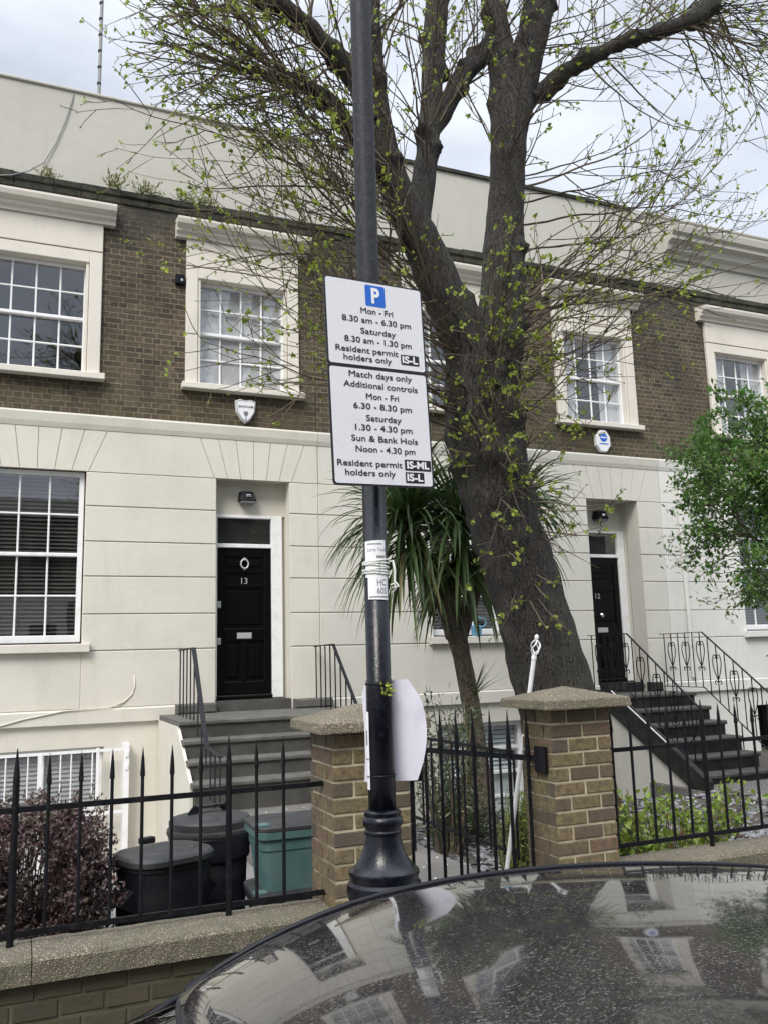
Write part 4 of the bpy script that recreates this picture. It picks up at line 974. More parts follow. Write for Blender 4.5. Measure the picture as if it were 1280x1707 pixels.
# lilac sheet behind the post
lt = []
right = [(1.385-.012, 1.668), (1.405, 1.645), (1.425, 1.56), (1.434, 1.48), (1.432, 1.42), (1.42, 1.36), (1.404, 1.325)]
sh = MB(); cols_ = 14; rows_ = 12
def edge(z, side):
    u = (z-1.315)/(1.672-1.315)
    if side: return .105 + .062*sin(pi*min(1, max(0, u*.78+.12))) - .05*max(0, u-.8)*2
    return -.056 - .02*max(0, u-.55) - .018*max(0, .25-u)
vs = []
for dth in (0, .0012):
    for j in range(rows_+1):
        z = 1.315 + (1.672-1.315)*j/rows_
        for i in range(cols_+1):
            x = edge(z, 0) + (edge(z, 1)-edge(z, 0))*i/cols_; zz = z - (.03 if i == 0 else 0)*(j == rows_) - .06*max(0, (cols_*.35-i)/cols_)*(j/rows_)
            y = .053 + .9*abs(x)**1.7*.35 + .010*sin(6*z+9*x) + dth
            vs.append((PX + x*cos(va) - y*sin(va)*1.0, PY + x*sin(va) + y*cos(va), zz))
k1 = (rows_+1)*(cols_+1); fs = []
for j in range(rows_):
    for i in range(cols_):
        a = j*(cols_+1)+i; q = (a, a+1, a+cols_+2, a+cols_+1); fs.append(q); fs.append(tuple(k1+t for t in reversed(q)))
sh.raw(vs, fs); tag(sh.build('plastic_sheet', M['lilac'], smooth=True), 'curled lilac plastic sheet tied behind the foot of the lamp post', 'sheet')
st = thing('sticker', (PX, PY, 1.3), 'narrow pale notice wrapped round the left side of the lamp post', 'notice')
curved_sheet('sheet', M['paper'], 1.30, 1.565, va-1.75, va-.95, .0486, st)
curved_sheet('printed_line', M['grey_plastic'], 1.34, 1.345, va-1.5, va-1.0, .0494, st); curved_sheet('printed_line', M['grey_plastic'], 1.40, 1.405, va-1.5, va-1.0, .0494, st); curved_sheet('printed_band', M['greytext'], 1.45, 1.50, va-1.5, va-1.15, .0494, st)
# ================================================================== THINGS IN THE YARD
# curtain pole leaning behind the right pillar
cp = thing('curtain_pole', (2.80, 4.9, .28), 'white curtain pole with a cage finial leaning behind the right brick pillar', 'pole')
b0, b1 = Vector((2.73, 4.84, .11)), Vector((2.855, 4.48, 1.72)); mb = MB(); mb.tube([b0, b1], .0135, 12); mb.build('shaft', M['white'], cp, smooth=False)
ax = (b1-b0).normalized(); fx = ax.orthogonal().normalized(); fy = ax.cross(fx); mb = MB()
mb.tube([b1, b1+ax*.02], [.017, .015], 10)
for k in range(4):
    P = []
    for q in range(11):
        u = q/10; a = k*pi/2 + u*2.4; r = .004+.026*sin(pi*u); P.append(b1 + ax*(.02+.10*u) + fx*r*cos(a) + fy*r*sin(a))
    mb.tube(P, .004, 6)
mb.tube([b1+ax*.12, b1+ax*.125, b1+ax*.14, b1+ax*.148], [.006, .013, .012, .003], 10); mb.build('finial', M['white'], cp, smooth=False)
# bins
def placed(o_list, loc, rz):
    pass
def rbox_loft(secs, n=8):      # secs: (z, w, d, r) rounded rectangles, lofted
    mb = MB(); rings = []
    for z, w, d, r in secs: rings.append([(x, y, z) for x, y in rrect(w, d, r, n)])
    m = len(rings[0]); vs = [p for q in rings for p in q]; fs = [tuple(reversed(range(m)))]
    for i in range(len(rings)-1):
        for k in range(m): fs.append((i*m+k, i*m+(k+1) % m, (i+1)*m+(k+1) % m, (i+1)*m+k))
    fs.append(tuple(range((len(rings)-1)*m, len(rings)*m))); mb.raw(vs, fs); return mb
def put(t, objs, loc, rz):
    t.location = loc; t.rotation_euler = (0, 0, rz)
    for o in objs: o.parent = t; o.location = (0, 0, 0)
t = thing('bin', (0,0,0), 'low black plastic bin with a lid and side handle, nearest the railing', 'bin')
ob = [rbox_loft([(0, .42, .34, .07), (.02, .43, .35, .08), (.42, .455, .38, .12), (.50, .46, .39, .13), (.505, .475, .41, .14), (.53, .475, .41, .14)]).build('body', M['plastic'], smooth=False, bevel=.004),
      rbox_loft([(.531, .50, .435, .15), (.56, .50, .435, .15), (.575, .475, .41, .15), (.583, .34, .28, .1), (.590, .32, .26, .1)]).build('lid', M['plastic_lid'], bevel=.004)]
for s_ in (-1, 1):
    hb = MB(); V_ = [(s_*.205,-.10,.44),(s_*.205,.10,.44),(s_*.30,.085,.35),(s_*.30,-.085,.35),(s_*.205,-.10,.30),(s_*.205,.10,.30)]; F_ = [(0,1,2,3),(3,2,5,4),(0,3,4),(1,5,2),(0,4,5,1)]
    hb.raw(V_, F_ if s_ < 0 else [tuple(reversed(q)) for q in F_]); ob.append(hb.build('handle', M['plastic'], bevel=.006))
ob.append(MB().box(-.03, .06, .20, .245, .575, .612).build('hinge', M['plastic'], bevel=.008))
put(t, ob, (.785, 5.05, .175), rad(20))
t = thing('dustbin', (0,0,0), 'round black dustbin with a domed lid behind the low black bin', 'dustbin')
ob = [MB().lathe([(.20, 0), (.21, .01), (.232, .60), (.236, .605), (.250, .64)], 0, 0, 40).build('body', M['plastic'], smooth=False),
      MB().lathe([(.262, .645), (.266, .655), (.262, .675), (.250, .68), (.252, .72), (.240, .735), (.15, .757), (.06, .765), (0.001, .766)], 0, 0, 40).build('lid', M['plastic_lid'])]
hm = MB(); hm.bar((-.13, 0, .748), (-.085, 0, .80), .05, .016, up=(0,1,0)); hm.bar((-.09, 0, .80), (.09, 0, .80), .05, .016); hm.bar((.13, 0, .748), (.085, 0, .80), .05, .016, up=(0,1,0))
ob.append(hm.build('handle', M['plastic'], bevel=.004))
bg_ = MB(); rr = random.Random(6); bg_.lathe([(.2405, .50), (.2455, .52), (.2435, .545), (.25, .57), (.247, .60), (.256, .63), (.2575, .642)], 0, 0, 40)
ob.append(bg_.build('bin_liner', M['plastic'], smooth=True))
for o in ob[:2]:
    o.data.polygons.foreach_set('use_smooth', [True]*len(o.data.polygons)); m_ = o.modifiers.new('split', 'EDGE_SPLIT'); m_.split_angle = rad(35)
put(t, ob, (1.155, 5.62, .07), rad(10))
def crate(label, loc, rz, lid, h=.35):
    t = thing('recycling_box', (0,0,0), label, 'box')
    w, d = .56, .40
    ob = [rbox_loft([(0, w*.84, d*.82, .05), (.01, w*.86, d*.84, .06), (h*.70, w*.94, d*.92, .06), (h*.705, w*.965, d*.95, .06), (h*.88, w*.98, d*.97, .06), (h*.885, w*1.04, d*1.05, .06), (h, w*1.05, d*1.06, .06)], 6).build('tub', M['teal'] if lid != 'dark' else M['plastic'], bevel=.004)]
    if lid:
        ob.append(rbox_loft([(h+.001, w*1.06, d*1.07, .07), (h+.022, w*1.06, d*1.07, .07), (h+.028, w*1.0, d*1.0, .06), (h+.034, w*.9, d*.86, .05), (h+.036, w*.88, d*.84, .05)], 6).build('lid', M['plastic_lid'], bevel=.003))
        ob.append(MB().box(-w*.53, -w*.40, -d*.45, -d*.30, h+.018, h+.041).build('clip', M['teal'], bevel=.006))
    put(t, ob, loc, rz); return t
crate('black lidless recycling box under the teal recycling box', (1.52, 4.90, .10), rad(-4), 'dark', .40)
crate('teal recycling box with a black lid stacked beside the left pillar', (1.525, 4.90, .504), rad(-2), 'yes', .34)
t = thing('box_lid', (0,0,0), 'loose grey plastic lid lying behind the teal recycling box', 'lid')
ob = [rbox_loft([(0, .50, .36, .05), (.03, .50, .36, .05), (.04, .44, .30, .05)], 6).build('panel', M['grey_plastic'], bevel=.004), MB().box(-.2, -.12, -.05, .05, .041, .055).build('grip', M['grey_plastic'], bevel=.004)]
put(t, ob, (1.72, 5.62, .70), rad(12))
crate('black tub holding the loose grey lid behind the teal recycling box', (1.74, 5.62, .10), rad(8), 'dark', .595)
# ================================================================== PARKED CAR
cy_, sy_ = cos(rad(-5)), sin(rad(-5))
def cw(x, y, z): return (1.0 + x*cy_ - y*sy_, .93 + x*sy_ + y*cy_, z)
def interp(T, x):
    if x <= T[0][0]: return T[0][1]
    for (a, b), (c, d) in zip(T, T[1:]):
        if x <= c: u = (x-a)/(c-a); return b + (d-b)*u
    return T[-1][1]
def smooth_interp(T, x):
    return (interp(T, x-.05) + interp(T, x) + interp(T, x+.05) + interp(T, x-.1) + interp(T, x+.1))/5
ZE = [(-.9, 1.105), (-.76, 1.19), (-.70, 1.222), (-.54, 1.284), (-.35, 1.318), (-.16, 1.326), (.05, 1.322), (.25, 1.306), (.47, 1.280), (.7, 1.243), (1.0, 1.18), (1.2, 1.13)]
YE = [(-.9, .655), (-.76, .65), (-.35, .635), (.3, .615), (1.0, .57), (1.2, .55)]
mp_ = mat('black_car_paint', (.008,.008,.010), .04); g = G(mp_)
g.b.inputs['Coat Weight'].default_value = .6; g.b.inputs['Coat Roughness'].default_value = .03
oc = g.coord()
f1 = g.ramp(g.noise(165, 3, .65, vec=oc, stretch=(1, 1.4, 1)), [(.57, 0), (.645, .8)])
f2 = g.ramp(g.noise(330, 2, .5, vec=oc, stretch=(1, 1.5, 1)), [(.60, 0), (.68, .8)])
clump = g.ramp(g.noise(5, 5, .6, vec=oc), [(.34, .15), (.66, 1)])
film = g.ramp(g.noise(12, 6, .65, vec=oc), [(.3, .14), (.75, .42)])
a1 = g.n('ShaderNodeMath', operation='MAXIMUM'); g.l(f1, a1.inputs[0]); g.l(f2, a1.inputs[1])
a2 = g.n('ShaderNodeMath', operation='MULTIPLY'); g.l(a1.outputs[0], a2.inputs[0]); g.l(clump, a2.inputs[1])
k = g.mix(film, (.008,.008,.010), (.075,.070,.066)); k = g.mix(a2.outputs[0], k, (.135,.127,.112)); g.col(k)
ma = g.n('ShaderNodeMath', operation='MULTIPLY'); g.l(a2.outputs[0], ma.inputs[0]); ma.inputs[1].default_value = .7; g.rough(g.mix(ma.outputs[0], (.042,)*3, (.9,)*3))
inv = g.n('ShaderNodeMath', operation='MULTIPLY'); g.l(a2.outputs[0], inv.inputs[0]); inv.inputs[1].default_value = -.55
ad = g.n('ShaderNodeMath', operation='ADD'); g.l(inv.outputs[0], ad.inputs[0]); ad.inputs[1].default_value = .6; g.l(ad.outputs[0], g.b.inputs['Coat Weight'])
M['car'] = mp_
M['rubber'] = mat('black_rubber', (.005,.005,.009), .5, spec=.25); M['tyre'] = mat('tyre', (.02,.02,.02), .85); M['alloy'] = mat('alloy', (.5,.5,.52), .3, .9); M['headlamp'] = mat('headlamp', (.6,.62,.65), .1)
M['taillamp'] = mat('tail_lamp', (.30,.015,.015), .2); M['seat'] = mat('car_interior', (.02,.02,.022), .8)
car = thing('parked_car', cw(0, 0, 0), 'dusty black parked car in the foreground reflecting the houses in its roof', 'car')
def grid(fn, nu, nv, both=False):
    vs = [fn(i/nu, j/nv) for i in range(nu+1) for j in range(nv+1)]; fs = []
    for i in range(nu):
        for j in range(nv): a = i*(nv+1)+j; fs.append((a, a+nv+1, a+nv+2, a+1))
    return MB().raw(vs, fs)
def roof_pt(u, v):
    x = -.76 + 1.76*u; y = (v*2-1)*(smooth_interp(YE, x)-.004); t = abs(v*2-1)
    fx_ = -.045*(1-t**3)*max(0, 1-u*5)                       # rounded front edge
    return cw(x+fx_, y, smooth_interp(ZE, x) + (.05+.05*max(0, min(1, (-.42-x)/.34)))*(1-t**2.2))
ro_ = grid(roof_pt, 48, 40).build('roof', M['car'], car, smooth=True); so_ = ro_.modifiers.new('solid', 'SOLIDIFY'); so_.thickness = .012; so_.offset = -1
BELT = .90
def side_y(x): return .86 - .05*((x+.1)/1.6)**2
def wind_pt(u, v):
    x0 = -.762-.045*(1-abs(v*2-1)**3); x1 = -1.56 - .10*(1-(v*2-1)**2)
    y0 = (v*2-1)*.630; y1 = (v*2-1)*.745
    z0 = smooth_interp(ZE, -.765) + .10*(1-abs(v*2-1)**2.2) - .006; z1 = BELT-.06
    return cw(x0+(x1-x0)*u, y0+(y1-y0)*u, z0+(z1-z0)*u + .035*sin(pi*u))
grid(wind_pt, 14, 18).build('windscreen', M['carglass'], car, smooth=True)
def rear_pt(u, v):
    x0, x1 = 1.005, 1.42; y0 = (v*2-1)*.55; y1 = (v*2-1)*.68
    return cw(x0+(x1-x0)*u, y0+(y1-y0)*u, smooth_interp(ZE, 1.0)+.05*(1-abs(v*2-1)**2.2)-.004 + (.90-1.20)*u)
grid(rear_pt, 8, 12).build('rear_window', M['carglass'], car, smooth=True)
for s in (-1, 1):
    def side_pt(u, v, s=s):
        x = -.72 + 1.70*u; xb = -1.45 + 2.72*u
        return cw(x+(xb-x)*v, s*((smooth_interp(YE, x)+.012)*(1-v) + (side_y(xb)-.06)*v), (smooth_interp(ZE, x)-.014)*(1-v) + BELT*v)
    mbw = grid(side_pt, 30, 6); 
    if s == 1: mbw.f = [tuple(reversed(q)) for q in mbw.f]
    mbw.build('side_window', M['carglass'], car, smooth=True)
    # roof seal and windscreen pillar
    A_p = [cw(-1.55, s*.765, BELT-.07), cw(-1.2, s*.712, .965), cw(-.92, s*.668, 1.095), cw(-.76, s*.648, smooth_interp(ZE, -.76)-.004)]; MB().tube(A_p, [.017, .015, .0115, .0062], 8).build('front_pillar', M['rubber'], car, smooth=True)
    P = [A_p[-1]] + [cw(x, s*(smooth_interp(YE, x)+.004), smooth_interp(ZE, x)) for x in [-.76+.06*k for k in range(30)]] + [cw(1.25, s*.64, 1.03), cw(1.42, s*.70, .91)]
    MB().tube(P, .0058, 8).build('roof_seal', M['rubber'], car, smooth=True)
    P2 = [cw(-1.5, s*.732, BELT-.055), cw(-1.2, s*.688, .975), cw(-.92, s*.645, 1.105)]; MB().tube(P2, .005, 6).build('chrome_trim', M['chrome'], car, smooth=True)
    P2 = [] + [cw(x, s*(smooth_interp(YE, x)+.022), smooth_interp(ZE, x)-.022) for x in [-.76+.06*k for k in range(30)]]
    MB().tube(P2, .007, 8).build('chrome_trim', M['chrome'], car, smooth=True)
    mb = MB(); mb.bar(cw(.02, s*.655, 1.31), cw(.14, s*.805, BELT), .05, .012); mb.build('door_pillar', M['rubber'], car)
MB().tube([cw(*[-.762-.045*(1-abs(v*2-1)**3), (v*2-1)*.635, smooth_interp(ZE, -.765)+.10*(1-abs(v*2-1)**2.2)-.001]) for v in [k/24 for k in range(25)]], .005, 8).build('windscreen_seal', M['rubber'], car, smooth=True)
ST = [(-2.62, .60, .30, .60), (-2.58, .70, .22, .66), (-2.35, .80, .18, .73), (-1.95, .84, .17, .75), (-1.60, .855, .17, .79), (-1.0, .865, .17, .86), (0, .87, .17, .905), (.8, .865, .17, .91), (1.25, .84, .18, .915), (1.55, .78, .22, .88), (1.66, .68, .30, .70)]
bm_ = MB(); rings = []
for x, w, zb, zt in ST:
    h = zt-zb; half = [(0, zb), (w*.75, zb), (w*.95, zb+.10*h), (w, zb+.45*h), (w*.985, zb+.75*h), (w*.93, zb+.95*h), (w*.80, zt), (w*.4, zt+.025), (0, zt+.03)]
    rings.append([cw(x, y, z) for y, z in half] + [cw(x, -y, z) for y, z in reversed(half[1:-1])])
m0 = len(rings[0]); vs = [p for q in rings for p in q]; fs = [tuple(range(m0)), tuple(reversed(range((len(rings)-1)*m0, len(rings)*m0)))]
for i in range(len(rings)-1):
    for k in range(m0): fs.append((i*m0+k, (i+1)*m0+k, (i+1)*m0+(k+1) % m0, i*m0+(k+1) % m0))
bm_.raw(vs, fs); bm_.build('body', M['car'], car, smooth=True, sub=2)
for s in (-1, 1):
    for x in (-1.78, .95):
        def wring(prof, name, mm, par):
            n = 32; vs = []; fs = []
            for r, y in prof:
                for k in range(n): a = 2*pi*k/n; vs.append(cw(x+r*cos(a), s*y, .31+r*sin(a)))
            for i in range(len(prof)-1):
                for k in range(n): fs.append((i*n+k, i*n+(k+1) % n, (i+1)*n+(k+1) % n, (i+1)*n+k))
            fs.append(tuple(range(n))); fs.append(tuple((len(prof)-1)*n+k for k in range(n)))
            return MB().raw(vs, fs).build(name, mm, par, smooth=False)
        wh = wring([(.20, .70), (.29, .70), (.31, .73), (.31, .86), (.295, .885), (.215, .885)], 'wheel', M['tyre'], car)
        wring([(.212, .86), (.212, .892), (.20, .892), (.18, .875), (.05, .88), (.03, .893)], 'rim', M['alloy'], wh)
    mb = MB(); c = cw(-1.22, s*.97, .93); mb.raw(*[[Vector(c)+Vector((dx*.06, dy*.10, dz*.065)) for dx, dy, dz in ((-1,-1,-1),(1,-1,-1),(1,1,-1),(-1,1,-1),(-.7,-.9,1),(.7,-.9,1),(.7,.9,1),(-.7,.9,1))], [(0,3,2,1),(4,5,6,7),(0,1,5,4),(1,2,6,5),(2,3,7,6),(3,0,4,7)]]); mb.build('wing_mirror', M['car'], car, bevel=.02)
    mb = MB(); q = [cw(-2.56, s*.45, .60), cw(-2.42, s*.70, .60), cw(-2.33, s*.74, .68), cw(-2.47, s*.45, .68)]; q2 = [cw(-2.62, s*.45, .57), cw(-2.50, s*.72, .57), cw(-2.40, s*.76, .66), cw(-2.54, s*.45, .655)]; mb.raw(q+q2, [(0,1,2,3),(7,6,5,4),(0,4,5,1),(1,5,6,2),(2,6,7,3),(3,7,4,0)]); mb.build('headlight', M['headlamp'], car)
    mb = MB(); q = [cw(1.56, s*.45, .66), cw(1.52, s*.72, .66), cw(1.50, s*.74, .80), cw(1.54, s*.45, .80)]; q2 = [cw(1.67, s*.45, .65), cw(1.60, s*.76, .65), cw(1.55, s*.79, .81), cw(1.62, s*.45, .81)]; mb.raw(q+q2, [(3,2,1,0),(4,5,6,7),(0,1,5,4),(1,2,6,5),(2,3,7,6),(3,0,4,7)]); mb.build('tail_light', M['taillamp'], car)
MB().box(cw(-.55,0,0)[0], cw(.9,0,0)[0], .45, 1.42, .40, .78).build('seats', M['seat'], car, bevel=.05)
# ================================================================== OPPOSITE SIDE OF THE ROAD (seen in the window panes and the car roof)
def opp_house(loc):
    h = thing('row_house', loc, 'pale row house across the road, reflected in the ground floor windows', 'house', 'row houses across the road')
    x, y, z = loc
    MB().box(x-3, x+3, y-6, y, -.99, 4.4).build('ground_storey', M['stucco2'], h); MB().box(x-3, x+3, y-6, y-.03, 4.401, 7.4).build('wall', M['brick'], h)
    MB().box(x-3.0, x+3.0, y-6, y+.12, 7.401, 8.0).build('parapet', M['parapet'], h)
    for cx in (-1.4, 1.4):
        w = sash_mesh(0, 1.1, 0, 1.8, 0, 3, 4).build('window', M['white'], h)
        w.rotation_euler = (0, 0, pi); w.location = Vector((x+cx+.55, y-.08, 4.9)) - Vector(loc)
        MB().box(x+cx-.56, x+cx+.56, y+.0, y+.006, 4.9, 6.7).build('pane', M['dark'], h)
    w = sash_mesh(0, 1.3, 0, 2.0, 0, 3, 4).build('window', M['white'], h); w.rotation_euler = (0, 0, pi); w.location = Vector((x-.75, y+.06, 2.0)) - Vector(loc)
    MB().box(x-2.06, x-.74, y+.004, y+.01, 2.0, 4.0).build('pane', M['dark'], h)
    MB().box(x+.9, x+1.8, y+.004, y+.05, 1.0, 3.3).build('door', M['doorblack'], h, bevel=.01)
    return h
def copy_tree(o, parent=None):
    c = o.copy(); COL.objects.link(c); c.parent = parent
    for ch in o.children: copy_tree(ch, c)
    return c
o1 = opp_house((-6.5, -11.5, 0))
for x in (-.49, 5.52, 11.53, 17.54, 23.55, 29.56):
    c = copy_tree(o1); c.location = (x, -11.5, 0)
# ================================================================== TREES AND PLANTS
LIMBS = {
 "trunk": [(4.53, 6.5, -.05, 0.60), (4.459, 6.5, .25, 0.484), (4.389, 6.5, 0.976, 0.403), (4.292, 6.5, 1.592, 0.383), (4.119, 6.5, 2.22, 0.374), (3.957, 6.5, 2.747, 0.375), (3.83, 6.5, 3.28, 0.356), (3.762, 6.5, 3.824, 0.37), (3.734, 6.5, 4.325, 0.34), (3.74, 6.5, 4.62, 0.18)],
 "left": [(3.744, 6.5, 4.0, 0.26), (3.584, 6.48, 4.583, 0.248), (3.38, 6.45, 4.941, 0.225), (3.183, 6.4, 5.342, 0.202), (2.974, 6.35, 5.678, 0.169), (2.809, 6.3, 6.016, 0.136), (2.706, 6.25, 6.477, 0.12), (2.665, 6.2, 6.955, 0.105), (2.623, 6.15, 7.553, 0.09), (2.545, 6.1, 8.575, 0.069), (2.368, 6.0, 9.974, 0.032)],
 "left2": [(2.703, 6.25, 6.362, 0.115), (2.534, 6.2, 6.631, 0.103), (2.281, 6.1, 6.75, 0.096), (1.961, 6.0, 6.893, 0.089), (1.632, 5.9, 6.979, 0.081), (1.296, 5.8, 7.068, 0.06), (0.91, 5.7, 7.37, 0.032)],
 "stub": [(2.72, 6.3, 5.9, 0.078), (2.589, 6.3, 5.997, 0.078), (2.424, 6.2, 6.18, 0.071), (2.219, 6.1, 6.289, 0.067), (2.03, 6.0, 6.322, 0.066), (1.9, 5.95, 6.30, 0.072), (1.80, 5.9, 6.285, 0.05)],
 "mid": [(3.08, 6.4, 5.35, 0.138), (3.259, 6.5, 6.049, 0.126), (3.397, 6.6, 6.748, 0.119), (3.515, 6.7, 7.483, 0.123), (3.637, 6.8, 8.259, 0.133), (3.786, 6.9, 9.446, 0.107), (3.867, 7.0, 11.308, 0.046)],
 "cross": [(4.293, 6.65, 7.927, 0.134), (4.081, 6.7, 7.715, 0.114), (3.812, 6.7, 7.365, 0.106), (3.557, 6.63, 6.868, 0.098), (3.43, 6.6, 6.65, 0.08)],
 "right": [(3.775, 6.5, 3.9, 0.30), (3.90, 6.51, 4.35, 0.275), (3.985, 6.52, 4.7, 0.250), (4.068, 6.55, 5.142, 0.232), (4.129, 6.58, 5.65, 0.212), (4.213, 6.6, 6.3, 0.204), (4.29, 6.62, 6.974, 0.21), (4.27, 6.65, 7.591, 0.160), (4.22, 6.7, 8.374, 0.135), (4.24, 6.8, 9.54, 0.11), (4.287, 6.9, 11.539, 0.053)],
 "right2": [(4.30, 6.6, 6.85, 0.19), (4.49, 6.55, 7.635, 0.175), (4.66, 6.5, 8.321, 0.175), (4.83, 6.4, 9.266, 0.14), (4.946, 6.3, 10.998, 0.064)],
 "rlimb": [(4.38, 6.6, 7.12, 0.107), (4.63, 6.5, 7.306, 0.088), (4.825, 6.35, 7.465, 0.079), (5.05, 6.2, 7.592, 0.077), (5.431, 6.1, 7.805, 0.076), (5.815, 6.0, 7.954, 0.078), (6.05, 5.95, 8.07, 0.099), (6.181, 5.95, 8.16, 0.103), (6.346, 5.9, 8.337, 0.086), (6.407, 5.9, 8.439, 0.043)]}
def resample(L, step):
    P = []
    for i in range(len(L)-1):
        p0 = L[max(0, i-1)]; p1 = L[i]; p2 = L[i+1]; p3 = L[min(len(L)-1, i+2)]
        n = max(1, int((Vector(p2[:3])-Vector(p1[:3])).length/step))
        for k in range(n):
            t = k/n; P.append(tuple(.5*((2*b)+(-a+c)*t+(2*a-5*b+4*c-d)*t*t+(-a+3*b-3*c+d)*t**3) for a, b, c, d in zip(p0, p1, p2, p3)))
    P.append(L[-1]); return P
tree = thing('lime_tree', (4.46, 6.5, .1), 'big leaning lime tree with bare twigs and fresh yellow green leaves', 'tree')
def limb_mesh(L, n=18, step=.06, lump=.09, burr=(), shrink=.87, blobs=0):
    bl_ = []
    rb = random.Random(int(L[0][0]*1000)+len(L))
    for _ in range(blobs):
        i = rb.randrange(len(L)//2 if blobs == 34 else 0, len(L)-1); u = rb.random(); a_ = L[i]; b_ = L[i+1]; c_ = Vector(a_[:3]).lerp(Vector(b_[:3]), u); r_0 = a_[3]*(1-u)+b_[3]*u
        d_ = rv(rb); bl_.append((c_ + d_*r_0*.95, rb.uniform(.15, .50)*min(r_0, .13), rb.uniform(.04, .085)))
    P = resample(L, step); mb = MB(); base = 0; prev = None
    for i, p in enumerate(P):
        p = (p[0], p[1], p[2], p[3]*shrink); c = Vector(p[:3]); t = (Vector(P[min(i+1, len(P)-1)][:3])-Vector(P[max(0, i-1)][:3])).normalized()
        x = (prev - t*prev.dot(t)).normalized() if prev else t.cross(Vector((0,1,0))).normalized()
        prev = x; y = t.cross(x)
        for k in range(n):
            a = 2*pi*k/n; d = x*cos(a)+y*sin(a); r = p[3]
            q = c + d*r; w = noise.noise(Vector((q.x*2.2, q.y*2.2, q.z*.9)))*lump*1.1 + noise.noise(q*6)*lump*.55
            ridge = noise.noise(Vector((q.x*13, q.y*13, q.z*1.6)))*.055
            for bz, amp, sg_ in burr: w += amp*math.exp(-((c.z-bz)/sg_)**2)*max(0, noise.noise(q*4.5)+.25)
            q0 = c + d*r; push = 0.0
            for bc, am, sg_ in bl_:
                dd = (q0-bc).length_squared/(sg_*sg_)
                if dd < 6: push += am*math.exp(-dd)*(1+.5*noise.noise(q0*30))
            q = c + d*(r*(1+w+ridge*min(1, r/.15)) + push); mb.v.append(tuple(q))
    for i in range(len(P)-1):
        for k in range(n): mb.f.append((i*n+k, i*n+(k+1) % n, (i+1)*n+(k+1) % n, (i+1)*n+k)); mb.t.append(.5)
    mb.f.append(tuple((len(P)-1)*n+k for k in range(n))); mb.t.append(.5)
    return mb
limb_mesh(LIMBS['trunk'], 48, .035, .10, ((3.75, .30, .35), (3.2, .18, .25)), blobs=34).build('trunk', M['bark'], tree, smooth=True)
for k_ in ('left', 'left2', 'stub', 'mid', 'cross', 'right', 'right2', 'rlimb'):
    limb_mesh(LIMBS[k_], 40 if k_ in ('left', 'right') else 26, .025, .12 if k_ not in ('rlimb', 'stub', 'left2') else .26, ((4.5, .2, .3), (5.4, .22, .15)) if k_ == 'right' else (), blobs={'left': 26, 'left2': 26, 'stub': 26, 'mid': 18, 'cross': 16, 'right': 26, 'right2': 10, 'rlimb': 46}[k_]).build('limb', M['bark'], tree, smooth=True)
tw = MB(); lf = MB(); rr = random.Random(77)
def lime_leaf(p, d, size):
    n_ = rr.choice((1, 2, 2, 3, 4))
    for k in range(n_):
        lf.tint = min(1, max(0, rr.gauss(.55, .28))); dd = (d*.5 + rv(rr)*.9 + Vector((0, 0, -.45))).normalized(); s = size*rr.uniform(.55, 1.1)
        nn = rv(rr); side = dd.cross(nn); side = side.normalized() if side.length > 1e-4 else dd.orthogonal(); nn = side.cross(dd)
        w = s*rr.uniform(.62, .85); cup = rr.uniform(.15, .5)
        q = p + rv(rr)*size*.25
        pts = [q, q+dd*s*.12+side*w*.34+nn*w*.12*cup, q+dd*s*.45+side*w*.52+nn*w*.38*cup, q+dd*s*.8+side*w*.25+nn*w*.2*cup, q+dd*s, q+dd*s*.8-side*w*.25+nn*w*.2*cup, q+dd*s*.45-side*w*.52+nn*w*.38*cup, q+dd*s*.12-side*w*.34+nn*w*.12*cup, q+dd*s*.45]
        lf.raw(pts, [(0,8,2,1),(8,4,3,2),(0,7,6,8),(8,6,5,4)])
def bud(p, d, s):
    lf.tint = rr.uniform(0, .35); leafquad(lf, p, (d+rv(rr)*.4).normalized(), rv(rr), s, s*.5)
def shoot(o, d, L, r0, lvl=0, leafp=.40, up=.10, droop=0.0, leafsize=.046, sub=1.0):
    d = Vector(d).normalized(); n = max(4, int(L/.13)); st_ = L/n; p = Vector(o); P = [p.copy()]; rad_ = [r0]; tint = rr.random()
    kids = []
    for i in range(n):
        u = (i+1)/n
        d = (d + rv(rr)*.125 + Vector((0, 0, up*(u-.2)*.55 - droop*u*.3))).normalized()
        if p.x < .62 + .5*noise.noise(p*1.7) and i > 2: break
        p = p + d*st_; P.append(p.copy()); rad_.append(max(.0021, r0*(1-u)**.8 + .0019))
        if lvl < 2 and u > .14 and rr.random() < (.52 if lvl == 0 else .36)*sub:
            ang = rr.uniform(.45, .95); s = d.cross(rv(rr)); s = s.normalized() if s.length > 1e-3 else d.orthogonal()
            s = (s + Vector((0, 0, rr.uniform(-.2, .35)))).normalized()
            kids.append((p.copy(), (d*cos(ang)+s*sin(ang)).normalized(), L*(1-u*.62)*rr.uniform(.22, .50), rad_[-1]*.68))
        if u > .25 and (lvl > 0 or u > .4):
            q = rr.random()
            if q < leafp*.30: lime_leaf(p, d, leafsize)
            elif q < leafp + .30: bud(p, d, .018)
    tw.tint = tint; tw.tube(P, rad_, 4 if r0 > .006 else 3, cap=False)
    lime_leaf(p, d, leafsize*.8) if rr.random() < .3 else bud(p, d, .03)
    for q in kids: shoot(*q, lvl=lvl+1, leafp=leafp, up=up, droop=droop, leafsize=leafsize, sub=sub)
def along(name, a, b):
    L = LIMBS[name]; t = rr.uniform(a, b)*(len(L)-1); i = min(len(L)-2, int(t)); u = t-i
    return Vector(L[i][:3]).lerp(Vector(L[i+1][:3]), u), L[i][3]*(1-u)+L[i+1][3]*u
